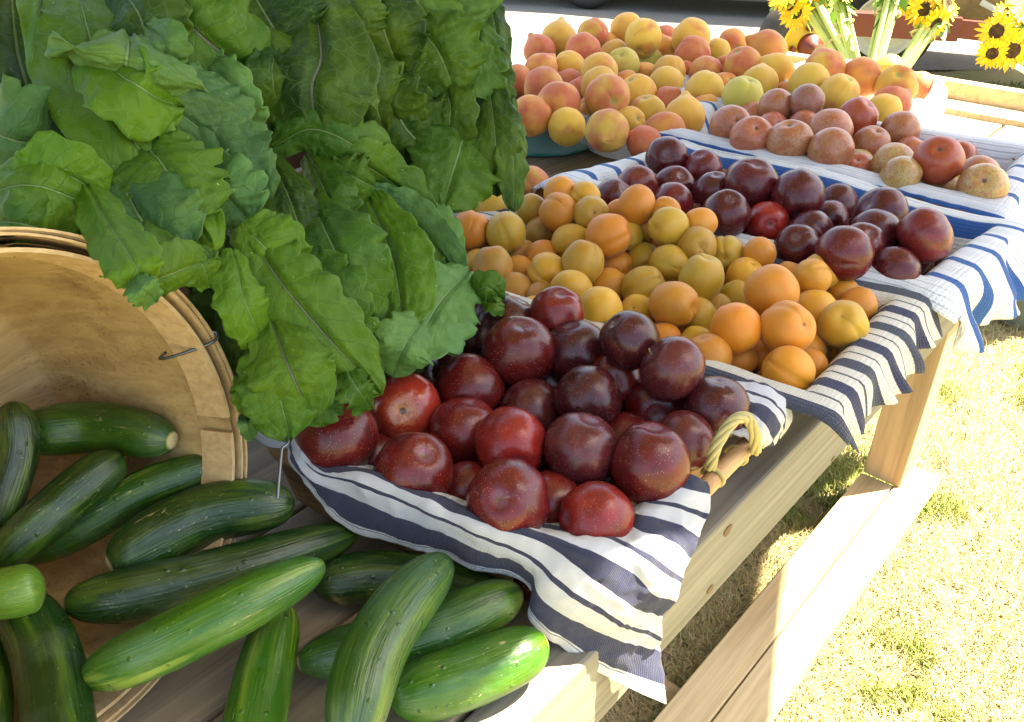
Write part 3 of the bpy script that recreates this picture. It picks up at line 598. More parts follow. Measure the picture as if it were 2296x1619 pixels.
# second piece : the same towel turned over the back right corner of the near basket -> child of the towel
rows2 = [
 (0.12, [(1560, 870, .93), (1600, 850, .948), (1690, 858, .950), (1752, 885, .945), (1776, 925, .925), (1765, 962, .895)]),
 (0.225, [(1550, 885, .93), (1600, 868, .952), (1688, 880, .955), (1742, 905, .952), (1762, 945, .930), (1748, 985, .895)]),
 (0.32, [(1545, 900, .93), (1600, 885, .955), (1682, 900, .960), (1730, 925, .957), (1745, 962, .935), (1735, 1000, .900)]),
 (0.40, [(1545, 915, .93), (1605, 905, .955), (1672, 925, .960), (1712, 950, .957), (1725, 980, .938), (1718, 1010, .91)]),
 (0.485, [(1555, 930, .93), (1612, 930, .955), (1660, 950, .958), (1692, 968, .955), (1702, 990, .94), (1700, 1010, .92)]),
 (0.56, [(1590, 1000, .93), (1608, 985, .95), (1640, 968, .957), (1668, 978, .955), (1682, 992, .945), (1688, 1005, .93)])]
t1b = patch('towel_fold', rows2, mT1, 90, 60, seed=4, ulen=.3); t1b.parent = t1
rows3 = [  # bit over the left rim of the near basket, beneath the kale
 (.16, [(556, 965, .950), (600, 1000, .950), (645, 1005, .950)]), (.235, [(560, 940, .955), (606, 975, .956), (655, 985, .956)]), (.31, [(590, 905, .95), (640, 935, .95), (675, 960, .95)])]
t1c = patch('towel_fold', rows3, mT1, 40, 24, seed=6, ulen=.1); t1c.parent = t1

def liner(name, corners, rimz, botz, hang, mat, wid=None, seed=0, fold=.010, nf=9, res=.006, drop_tilt=.30, vshift=0., bulge=None, out0=.006):
    """corners: (x-,y-),(x+,y-),(x+,y+),(x-,y+) of the tray rim; hang: cloth length past the rim on x-,x+,y-,y+ ; stripes run along y"""
    c = [np.array(q, float) for q in corners]; W = (np.linalg.norm(c[1] - c[0]) + np.linalg.norm(c[2] - c[3])) / 2; H = (np.linalg.norm(c[3] - c[0]) + np.linalg.norm(c[2] - c[1])) / 2
    depth_ = rimz - botz
    a0, a1, b0, b1 = -hang[0], W + 2 * depth_ * .5 + hang[1], -hang[2], H + 2 * depth_ * .5 + hang[3]
    na, nb = int((a1 - a0) / res), int((b1 - b0) / res); Wc, Hc = W + depth_, H + depth_; V, UV = [], []
    for i in range(na):
        for j in range(nb):
            a = a0 + (a1 - a0) * i / (na - 1); b = b0 + (b1 - b0) * j / (nb - 1)
            # position in rim units
            ca, cb = min(max(a, 0), Wc), min(max(b, 0), Hc); ox, oy = a - ca, b - cb; out = math.hypot(ox, oy)
            if ox and oy: out = min(out, .034 + .012 * mnoise.noise(Vector((ox * 60, oy * 60, seed))))
            s, t = ca / Wc, cb / Hc
            def wp(s, t): p = (c[0] * (1 - s) + c[1] * s) * (1 - t) + (c[3] * (1 - s) + c[2] * s) * t; return p
            p = wp(s, t); e = min(ca, Wc - ca, cb, Hc - cb)
            rz = rimz if np.isscalar(rimz) else rimz
            if bulge: rz = rz + bulge(s, t)
            if out < 1e-9:
                q = min(1, max(0, e - .020) / (depth_ * .75)); z = rz - depth_ * (q * q * (3 - 2 * q)) ** .8; nx = ny = 0; p2 = p
                # draw the wall outward so it is steep
                k = .62 * depth_ * q * (1 - q); z += 0
                nrm = mnoise.noise(Vector((p[0] * 25, p[1] * 25, seed))) * .002
                V.append((p[0], p[1], z + nrm)); 
            else:
                dxy = c[1] - c[0]; dxy = dxy / np.linalg.norm(dxy); dyy = c[3] - c[0]; dyy = dyy / np.linalg.norm(dyy)
                n = (dxy * ox + dyy * oy); n = n / (np.linalg.norm(n) + 1e-9)
                perim = (p[0] * 1.0 + p[1] * 1.3) + math.atan2(n[1], n[0]) * .05
                f = min(1, out / .06); wav = 2.2 * mnoise.noise(Vector((perim * nf * 1.3 + out * 5, seed * 3.1, out * 7))) + 1.1 * mnoise.noise(Vector((perim * nf * 3.1 - out * 9, seed, out * 16)))
                rr_ = .010; ang = min(out / rr_, math.pi / 2 * .95); hor = out0 + rr_ * math.sin(ang) + max(0, out - rr_ * math.pi / 2) * drop_tilt; dz = rr_ * (1 - math.cos(ang)) + max(0, out - rr_ * math.pi / 2) * .97
                hor += fold * f * (wav + .7)
                z = rz - dz; z = max(z, TZ + .004 + .002 * wav) if (p[1] + n[1] * hor) > .262 else z
                V.append((p[0] + n[0] * hor, p[1] + n[1] * hor, z))
            UV.append((b, a + vshift))
    o = link(name, mesh_from(name, V, grid_faces(na, nb), mat, True, UV)); m = o.modifiers.new('thickness', 'SOLIDIFY'); m.thickness = .0018; m.offset = 0
    m = o.modifiers.new('smooth', 'SMOOTH'); m.iterations = 2; return o
mT2 = towel_mat('cream_towel', CREAM, SLATE, [(.0, .022, SLATE), (.040, .0435, (.04, .05, .07)), (.060, .082, NAVY), (.100, .1035, (.04, .05, .07))], period=.12)
mT3 = towel_mat('blue_towel', WH, BLUE, [(.0, .017, BLUE), (.036, .0375, (.5, .52, .55)), (.044, .0455, (.5, .52, .55)), (.052, .0535, (.5, .52, .55))], period=.078)
mT4 = towel_mat('blue_towel_far', (.76, .77, .82), BLUE, [(.0, .017, BLUE), (.030, .0315, (.5, .5, .58)), (.036, .0375, (.5, .5, .58)), (.042, .0435, (.5, .5, .58)), (.048, .0495, (.5, .5, .58))], period=.082)
t2 = liner('striped_towel', [(.70, .222), (.995, .235), (.905, .80), (.64, .78)], .945, .868, (.012, .02, .048, .03), mT2, seed=2, fold=.020, nf=16, vshift=.02)
tag(t2, 'cream towel with dark slate stripes under the apricots', 'towel')
t3 = liner('striped_towel', [(1.02, .225), (1.29, .205), (1.305, .76), (.985, .76)], .950, .866, (.02, .015, .090, .08), mT3, seed=5, fold=.026, nf=13, vshift=.05, bulge=lambda s, t: .018 * max(0, t - .8) * 5 * (1 - s) + .006 * math.sin(t * 9 + s * 3))
tag(t3, 'white towel with blue stripes under the dark purple plums', 'towel')
t4 = liner('striped_towel', [(1.335, .245), (1.665, .265), (1.56, .85), (1.335, .83)], .955, .868, (.02, .02, .07, .05), mT4, seed=8, fold=.022, nf=13, vshift=.03)
tag(t4, 'grey white waffle towel with blue stripes under the pluots', 'towel')

# trays holding the towels
M_wick = wood('tray_wood', (.22, .11, .035), (.36, .20, .08), (.13, .06, .02), 1, 40)
M_wickd = wood('split_wood_side', (.15, .075, .025), (.30, .17, .07), (.05, .025, .01), 1, 90)
def rrect(corners, rad, n=8, inset=0):
    c = [np.array(q, float) for q in corners]; ctr = sum(c) / 4; pts = []
    for i in range(4):
        a, b, d = c[i - 1], c[i], c[(i + 1) % 4]; u = (a - b) / np.linalg.norm(a - b); v = (d - b) / np.linalg.norm(d - b); b = b + (u + v) * inset
        for t in np.linspace(0, 1, n): pts.append((1 - t) ** 2 * (b + u * rad) + 2 * t * (1 - t) * b + t * t * (b + v * rad))
    return pts
def tray(corners, z0, z1, label, rad=.05, thick=.006, mat=None, handle=False, name='wooden_tray'):
    root = empty(name, (*(sum(np.array(q) for q in corners) / 4), TZ)); tag(root, label, 'basket')
    rings = [(z0 + .001, thick * 2 + .012), (z0 + .02, thick * 2), (z1, thick * .6), (z1, thick * 1.8), (z0 + .014, thick * 3.2), (z0 + .010, thick * 3.4)]
    V = []; n = 0
    for z, ins in rings:
        r = rrect(corners, rad, 8, ins); n = len(r); V += [(p[0], p[1], z) for p in r]
    f = grid_faces(len(rings), n, True) + [tuple(range(n))[::-1], tuple((len(rings) - 1) * n + j for j in range(n))]
    o = link('side', mesh_from('side', V, f, mat or M_wickd, False)); at(root, o)
    r = rrect(corners, rad, 8, thick); r.append(r[0]); r.append(r[1]); path = [(p[0], p[1], z1 - .004) for p in r]
    o = MB().tube(path, .0072, 10).obj('rim', M_wick, smooth=True); at(root, o); return root
pb = tray([(.372, .290), (.630, .266), (.640, .61), (.302, .603)], TZ, .934, 'shallow brown wooden basket with twisted handle holding dark plums', .045, name='plum_basket')
tray([(.712, .275), (.968, .275), (.892, .78), (.66, .765)], TZ, .920, 'wooden tray under the cream striped towel of apricots', .03)
tray([(1.042, .275), (1.262, .275), (1.285, .745), (1.005, .745)], TZ, .926, 'wooden tray under the blue striped towel of purple plums', .03)
tray([(1.345, .270), (1.645, .278), (1.54, .83), (1.35, .815)], TZ, .938, 'wooden tray under the grey waffle towel of pluots', .03)
# twisted straw handle + pale wrapped rim on the plum basket
mStraw = Mat('straw'); vS, _ = mStraw.objvec(); mStraw.set(Base_Color=mStraw.mix(mStraw.noise(mStraw.map(vS, (60, 60, 300)), 1, 3), (.30, .24, .07), (.46, .40, .18)), Roughness=.55)
hp = catmull([Pz(1592, 1050, .945), Pz(1606, 1000, .968), Pz(1640, 948, .985), Pz(1672, 936, .985), Pz(1690, 965, .970), Pz(1694, 1012, .938)], 40)
T = np.gradient(hp, axis=0); T /= np.linalg.norm(T, axis=1)[:, None]; N1 = np.cross(T, [0, 0, 1.]); N1 /= np.linalg.norm(N1, axis=1)[:, None]; N2 = np.cross(T, N1)
mb = MB()
for k in range(5):
    ph = np.linspace(0, 11, 40) + k * 1.2566; mb.tube(hp + (N1 * np.cos(ph)[:, None] + N2 * np.sin(ph)[:, None]) * .0032, .0023, 8)
o = mb.obj('handle', mStraw.m, smooth=True); at(pb, o)
rim_m = wood('peeled_willow', (.42, .22, .09), (.58, .36, .17), (.25, .12, .05), 0, 60)
o = MB().tube(catmull([Pz(1575, 1100, .925), Pz(1630, 1043, .932), Pz(1680, 995, .934), Pz(1722, 958, .934)], 20), .0085, 12).obj('rim_pole', rim_m, smooth=True); at(pb, o)
mb = MB()
for (x, y) in ((1600, 1068), (1652, 1020), (1690, 985)):
    c = Pz(x, y, .930); d_ = np.array([.97, .02, 0]); th = np.linspace(0, 2 * math.pi * 1.0, 22)
    mb.tube([c + np.array([(t - 3) * .001, math.cos(t) * .0098, math.sin(t) * .0098]) for t in th], .0022, 6)
o = mb.obj('binding', mStraw.m, smooth=True); at(pb, o)

# ------------------------------------------------------------------ bushel basket, tipped
Cc = np.array([.1053, .5148, 1.0414]); rb = rw = .1745; nv_ = np.array([.2491, -.9476, .20]); nv_ /= np.linalg.norm(nv_); wv = np.cross([0, 0, 1.], nv_); wv /= np.linalg.norm(wv); wv = -wv if wv @ rt < 0 else wv; vv = np.cross(nv_, wv); vv = vv if vv[2] > 0 else -vv; Lp = Cc - vv * rb
print('basket', Cc, rb, rw, nv_)
def bp(a, d, s=1., off=0.):  # angle, depth into basket, radius scale
    return Cc + wv * math.cos(a) * (rw * s + off) + vv * math.sin(a) * (rb * s + off) - nv_ * d
Mb = Mat('stained_veneer'); uv = Mb.n('ShaderNodeUVMap').outputs[0]
st = Mb.noise(Mb.map(uv, (45, 6, 1)), 1, 6, .7, .5); st2 = Mb.noise(Mb.map(uv, (7, 3, 1)), 1, 4, .6, .4); st3 = Mb.noise(Mb.map(uv, (160, 60, 1)), 1, 4, .8)
cb = Mb.mix(Mb.ramp(st, [(.3, 0.), (.65, 1.)]), (.34, .22, .085), (.52, .37, .16)); cb = Mb.mix(Mb.ramp(st2, [(.50, 0.), (.68, .75)]), cb, (.20, .11, .04))
spm = Mb.math('MULTIPLY', Mb.ramp(st3, [(.55, 0.), (.62, 1.)]), Mb.ramp(st2, [(.42, 0.), (.58, 1.)])); cb = Mb.mix(Mb.math('MULTIPLY', spm, .7), cb, (.10, .055, .02))
Mb.set(Base_Color=cb, Roughness=.6); Mb.bump(Mb.math('ADD', st, st3), .35, .002)
Mh = Mat('hoop_veneer'); uvh = Mh.n('ShaderNodeUVMap').outputs[0]; hn = Mh.noise(Mh.map(uvh, (30, 8, 1)), 1, 5, .7, .4)
Mh.set(Base_Color=Mh.mix(Mh.ramp(hn, [(.3, 0.), (.68, 1.)]), (.40, .26, .11), (.60, .43, .22)), Roughness=.65); Mh.bump(hn, .4, .001)
bk = empty('bushel_basket', tuple(Lp)); tag(bk, 'pale round wooden basket tipped on its side spilling cucumbers', 'basket')
DEP, TAP = .175, .80; na = 160
prof = [(0, 1.), (.05, .985), (.10, .965), (.15, .94), (.19, .90), (.205, .80), (.208, .4), (.208, .02)]
prof2 = catmull([(d_, s_, 0) for d_, s_ in prof], 40)
def shell(off, name, mat):
    V, UV = [], []
    for d_, s_, _q in prof2:
        for i in range(na + 1):
            a = 2 * math.pi * i / na; stv = math.floor(a / (2 * math.pi / 26)); fr = a / (2 * math.pi / 26) - stv; o_ = off + .0012 * fr + .0006 * math.sin(stv * 7)
            V.append(bp(a, d_, s_, o_)); UV.append((a * .185 * 1.4 + 3 * math.sin(stv * 3.) * 0, d_ * 3 + .0 * stv))
    return link(name, mesh_from(name, V, grid_faces(len(prof2), na + 1), mat, True, UV))
o = shell(-.0045, 'inner_staves', Mb.m); at(bk, o); o = shell(0, 'outer_staves', Mh.m); at(bk, o)
def hoop(r0, r1, d0, d1, name='hoop', a0=0, a1=2 * math.pi, lift=0, mat=None):
    V, UV = [], []; n = 120
    for i in range(n + 1):
        a = a0 + (a1 - a0) * i / n; w_ = .0006 * math.sin(a * 5 + r0 * 900)
        for (r_, d_) in ((r0, d0), (r1, d0), (r1, d1), (r0, d1)):
            V.append(bp(a, d_ + w_ - lift, 1. - .6 * max(d_, 0), r_ + w_)); UV.append((a * .2 * 3, (r_ * 40 + d_ * 10)))
    f = grid_faces(n + 1, 4, True) + [(0, 1, 2, 3), (n * 4 + 3, n * 4 + 2, n * 4 + 1, n * 4)]
    o = link(name, mesh_from(name, V, f, mat or Mh.m, False, UV)); at(bk, o); return o
hoop(.0012, .0030, -.0025, .030); hoop(.0034, .0052, -.0005, .029); hoop(.0056, .0074, -.003, .028)
hoop(-.0085, -.0055, -.002, .030, 'inner_hoop', -.20, 2 * math.pi - .28)
hoop(.003, .0055, .095, .12, 'hoop')
mW = Mat('galvanised_wire'); mW.set(Base_Color=(.13, .15, .16, 1), Metallic=.9, Roughness=.38)
aw = math.atan2(np.dot(Pd(525, 845, .62) - Cc, vv), np.dot(Pd(525, 845, .62) - Cc, wv))
lp = catmull([bp(aw, .032, .93, -.004), bp(aw, .030, .93, -.012), bp(aw, .012, .97, -.010), bp(aw, -.006, 1, .001), bp(aw, .0, 1, .012), bp(aw - .02, .02, 1., .014)], 24)
o = MB().tube(lp, .0013, 8).obj('wire_staple', mW.m, smooth=True); at(bk, o)
o = MB().tube(catmull([bp(aw - .02, .02, 1., .014), bp(aw - .1, .05, 1., .05), Pd(634, 960, .665), Pd(631, 1010, .65), Pd(625, 1080, .64), Pd(622, 1120, .635)], 30), .0013, 8).obj('wire_handle', mW.m, smooth=True); at(bk, o)

# ------------------------------------------------------------------ cucumbers
Mq = Mat('cucumber_skin'); v, oi = Mq.objvec(); uvq = Mq.n('ShaderNodeUVMap').outputs[0]; sep = Mq.n('ShaderNodeSeparateXYZ'); Mq.L(uvq, sep.inputs[0])
addv = Mq.n('ShaderNodeVectorMath', _operation='ADD'); Mq.L(uvq, addv.inputs[0]); Mq.L(Mq.math('MULTIPLY', oi.outputs['Random'], 31.), addv.inputs[1]); ur = addv.outputs[0]
base = oi.outputs['Color']
belly = Mq.ramp(Mq.noise(Mq.map(ur, (1.1, 2.6, 1)), 1, 3, .6, .3), [(.56, 0.), (.74, 1.)])
lite = Mq.mix(.7, base, (.20, .36, .015)); yel = (.36, .46, .06)
col = Mq.mix(Mq.ramp(Mq.noise(Mq.map(ur, (2.5, 5, 1)), 1, 5, .65, .6), [(.48, 0.), (.74, .38)]), base, lite)
col = Mq.mix(Mq.math('MULTIPLY', belly, oi.outputs['Alpha']), col, yel)
streak = Mq.ramp(Mq.noise(Mq.map(ur, (1.6, 34, 1)), 1, 4, .65), [(.54, 0.), (.68, 1.)]); ends = Mq.ramp(sep.outputs[0], [(.0, .9), (.25, .25), (.7, .2), (1., .9)])
col = Mq.mix(Mq.math('MULTIPLY', Mq.math('MULTIPLY', streak, ends), .11), col, (.30, .42, .10))
frk = Mq.noise(Mq.map(v, (320, 320, 320)), 1, 2, .7); col = Mq.mix(Mq.ramp(frk, [(.69, 0.), (.74, .5)]), col, (.38, .46, .20))
haze = Mq.ramp(Mq.noise(Mq.map(v, (22, 22, 22)), 1, 5, .7, .5), [(.50, 0.), (.75, .12)]); col = Mq.mix(haze, col, (.30, .38, .30))
scar = Mq.math('MULTIPLY', Mq.ramp(Mq.noise(Mq.map(ur, (9, 26, 1)), 1, 5, .75, 1.), [(.62, 0.), (.645, 1.)]), Mq.ramp(Mq.noise(Mq.map(ur, (2, 2, 1)), 1, 1), [(.52, 0.), (.60, 1.)]))
col = Mq.mix(Mq.math('MULTIPLY', scar, .85), col, (.42, .33, .16))
tipm = Mq.ramp(sep.outputs[0], [(.981, 0.), (.987, 1.)]); col = Mq.mix(tipm, col, (.50, .42, .20))
vb = Mq.n('ShaderNodeTexVoronoi', Scale=75.); Mq.L(v, vb.inputs['Vector']); bmp = Mq.ramp(vb.outputs['Distance'], [(.04, 1.), (.16, 0.)])
col = Mq.mix(Mq.math('MULTIPLY', Mq.ramp(vb.outputs['Distance'], [(.05, 1.), (.12, 0.)]), .6), col, (.02, .06, .02))
Mq.set(Base_Color=col, Roughness=Mq.math('ADD', .20, Mq.math('MULTIPLY', Mq.noise(Mq.map(v, (30, 30, 30)), 1, 4), .22)), Subsurface_Weight=.04, Subsurface_Radius=(.2, .4, .1), Subsurface_Scale=.004)
Mq.b.inputs['Specular IOR Level'].default_value = .55
hgt = Mq.math('ADD', bmp, Mq.math('MULTIPLY', Mq.noise(Mq.map(ur, (4, 30, 1)), 1, 4), .9)); hgt = Mq.math('ADD', hgt, Mq.math('MULTIPLY', Mq.noise(Mq.map(v, (90, 90, 90)), 1, 3), .5)); Mq.bump(hgt, .5, .002)
def K4(l): return [((x * .60976) * .9184, (900 + y * .60976) * .9184, z) for x, y, z in l]
def cucumber(pts, wpx, colr, label, seed=0):
    D_ = K4(pts); P = catmull([Pz(x, y, z) for x, y, z in D_], 60); n = 60
    W = wpx * 1.1 * .60976 * .9184 / 2; Rr = W * np.mean([depth(p) for p in P]) / F_ * .97
    s = np.linspace(0, 1, n); s = .5 - .5 * np.cos(np.pi * s); P2 = np.array([[np.interp(t, np.linspace(0, 1, n), P[:, k]) for k in range(3)] for t in s])
    prof = (1 - np.abs(2 * s - 1) ** 4.2) ** .5 * (1 + .05 * np.sin(s * 3 + seed)); rr_ = np.maximum(Rr * prof, .0004)
    V, f = tube_data(P2, rr_, 48, False); V = np.array(V).reshape(n, 48, 3); Cc_ = P2[:, None, :]
    for i in range(n):
        for j in range(48):
            a = 2 * math.pi * j / 48; k = 1 + .020 * math.sin(7 * a + seed) * math.sin(math.pi * s[i]) + .03 * mnoise.noise(Vector((s[i] * 5 + seed * 3, math.cos(a), math.sin(a))))
            V[i, j] = P2[i] + (V[i, j] - P2[i]) * k
    UV = [(s[i], abs(j / 48 * 2 - 1)) for i in range(n) for j in range(48)]
    o = link('cucumber', mesh_from('cucumber', V.reshape(-1, 3), grid_faces(n, 48, True), Mq.m, True, UV)); o.color = colr
    tag(o, label, 'cucumber', 'cucumbers spilling out of the tipped basket'); return o
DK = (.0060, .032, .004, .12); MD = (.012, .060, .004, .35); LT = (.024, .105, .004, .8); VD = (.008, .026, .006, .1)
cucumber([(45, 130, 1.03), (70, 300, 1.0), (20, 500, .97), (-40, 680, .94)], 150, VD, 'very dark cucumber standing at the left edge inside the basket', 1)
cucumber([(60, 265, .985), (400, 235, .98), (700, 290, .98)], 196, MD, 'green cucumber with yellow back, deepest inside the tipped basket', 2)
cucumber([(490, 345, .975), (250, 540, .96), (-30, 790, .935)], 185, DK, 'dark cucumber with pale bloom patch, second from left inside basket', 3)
cucumber([(905, 370, .955), (600, 475, .945), (300, 640, .92), (60, 750, .905)], 165, MD, 'mid green cucumber with round tan tip below the basket wire', 4)
cucumber([(1180, 540, .935), (830, 580, .935), (430, 790, .925)], 225, DK, 'thick dark cucumber lying across the lip of the basket', 5)
cucumber([(1430, 655, .895), (1000, 790, .91), (600, 890, .915), (255, 945, .915)], 195, DK, 'long dark bluish cucumber with tan scar beside the plum basket', 6)
cucumber([(1300, 780, .945), (900, 985, .94), (600, 1130, .925), (335, 1240, .905)], 205, LT, 'long bright green cucumber lying on top across the pile', 7)
cucumber([(178, 865, .945), (20, 900, .945), (-380, 940, .94)], 190, (.09, .20, .02, 1.), 'pale green cucumber tip poking in from the left edge', 8)
cucumber([(60, 900, .915), (190, 1150, .91), (250, 1500, .90), (260, 1700, .90)], 255, DK, 'thick warty dark cucumber in the bottom left corner', 9)
cucumber([(-60, 950, .90), (-10, 1200, .895), (10, 1500, .89)], 90, MD, 'cucumber cut off by the bottom left edge of the picture', 10)
cucumber([(1130, 940, .885), (1070, 1180, .878), (1000, 1500, .873), (960, 1640, .872)], 225, LT, 'mottled cucumber pointing down, under the long bright one', 11)
cucumber([(1790, 760, .925), (1600, 970, .93), (1470, 1200, .925), (1390, 1560, .91)], 235, MD, 'cucumber with long tan scratches lying on top at bottom centre', 12)
cucumber([(2090, 890, .893), (1700, 1060, .885), (1190, 1180, .872)], 205, MD, 'cucumber crossing beneath the scratched one', 13)
cucumber([(1560, 1330, .873), (1900, 1220, .875), (2190, 1090, .880)], 235, LT, 'light yellow green cucumber nearest the table front edge', 14)
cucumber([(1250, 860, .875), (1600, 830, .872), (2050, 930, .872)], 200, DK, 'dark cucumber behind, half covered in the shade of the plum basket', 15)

# ------------------------------------------------------------------ kale
def kale_mat():
    M = Mat('kale_leaf'); uv = M.n('ShaderNodeUVMap').outputs[0]; sep = M.n('ShaderNodeSeparateXYZ'); M.L(uv, sep.inputs[0]); s_, t_ = sep.outputs[0], sep.outputs[1]
    v, oi = M.objvec(); base = oi.outputs['Color']; at_ = M.math('ABSOLUTE', t_)
    n = M.noise(M.map(v, (9, 9, 9)), 1, 5, .65, .4); n2 = M.noise(M.map(v, (28, 28, 28)), 1, 4, .6)
    col = M.mix(M.ramp(n, [(.36, 0.), (.66, .85)]), base, M.mix(.55, base, (.13, .23, .012)))
    col = M.mix(M.ramp(n2, [(.45, 0.), (.75, .4)]), col, M.mix(.5, base, (.03, .10, .02)))
    geo = M.n('ShaderNodeNewGeometry'); under = M.mix(.65, base, (.11, .23, .08)); col = M.mix(geo.outputs['Backfacing'], col, under)
    # veins
    wob = M.math('MULTIPLY', M.math('SUBTRACT', M.noise(M.map(v, (16, 16, 16)), 1, 3), .5), .12)
    ph = M.math('MULTIPLY', M.math('ADD', M.math('SUBTRACT', s_, M.math('MULTIPLY', at_, .20)), wob), 9.)
    fr = M.math('ABSOLUTE', M.math('SUBTRACT', M.math('FRACT', ph), .5))
    side = M.math('MULTIPLY', M.ramp(fr, [(.0, 1.), (.03, 0.)]), M.ramp(at_, [(.0, 1.), (.92, .15)]))
    rib = M.ramp(at_, [(.014, 1.), (.034, 0.)]); rib = M.math('MULTIPLY', rib, M.ramp(s_, [(.6, 1.), (1., .2)]))
    vo = M.n('ShaderNodeTexVoronoi', _feature='DISTANCE_TO_EDGE', Scale=1.); M.L(M.map(v, (75, 75, 75)), vo.inputs['Vector']); net = M.ramp(vo.outputs['Distance'], [(.0, 1.), (.06, 0.)])
    ribc = M.mix(oi.outputs['Alpha'], (.22, .34, .14), (.17, .13, .16))
    col = M.mix(M.math('MULTIPLY', side, .60), col, (.13, .25, .09)); col = M.mix(M.math('MULTIPLY', net, .20), col, (.15, .27, .08)); col = M.mix(M.math('MULTIPLY', rib, .62), col, ribc)
    sp = M.noise(M.map(v, (190, 190, 190)), 1, 2, .7); col = M.mix(M.ramp(sp, [(.72, 0.), (.77, .5)]), col, (.45, .55, .25))
    edge = M.ramp(at_, [(.965, 0.), (1., .2)]); col = M.mix(edge, col, (.20, .33, .10))
    M.set(Base_Color=col, Roughness=M.math('ADD', .42, M.math('MULTIPLY', n, .25))); M.b.inputs['Specular IOR Level'].default_value = .22
    h = M.math('SUBTRACT', M.math('MULTIPLY', M.noise(M.map(v, (48, 48, 48)), 1, 3, .55), 1.5), M.math('ADD', M.math('MULTIPLY', side, .55), M.math('ADD', M.math('MULTIPLY', net, .16), rib)))
    M.bump(h, .75, .0022)
    tr = M.n('ShaderNodeBsdfTranslucent'); M.L(M.mix(.5, col, (.16, .34, .02)), tr.inputs[0]); mx = M.n('ShaderNodeMixShader'); mx.inputs[0].default_value = .24
    M.L(M.b.outputs[0], mx.inputs[1]); M.L(tr.outputs[0], mx.inputs[2]); M.L(mx.outputs[0], M.out.inputs[0]); return M.m
mK = kale_mat(); mStalk = Mat('kale_stalk'); mStalk.set(Base_Color=(.20, .30, .11, 1), Roughness=.5)
KP = [(0, 500, .62), (0, 0, .78), (300, 640, .60), (480, 620, .66), (300, 200, .72), (640, 985, .70), (560, 800, .70), (760, 880, .745), (700, 600, .78), (1040, 610, .925), (900, 800, .80), (700, 300, .88), (700, 0, .92), (1000, 300, 1.02), (1130, 400, 1.03), (1130, 50, 1.10), (950, 450, .97), (600, 150, .85)]
KPa = np.array(KP, float)
def Kd(x, y):
    d2 = (KPa[:, 0] - x) ** 2 + (KPa[:, 1] - y) ** 2 + 2500; wt = 1 / d2 ** 1.4; return float((wt * KPa[:, 2]).sum() / wt.sum())
KC = {'y': (.056, .145, .005), 'g': (.027, .092, .006), 'd': (.009, .040, .004), 'b': (.045, .135, .045), 'p': (.078, .190, .055), 'k': (.006, .022, .003)}  # dark leaf greens deepened further to paint shade into the gaps
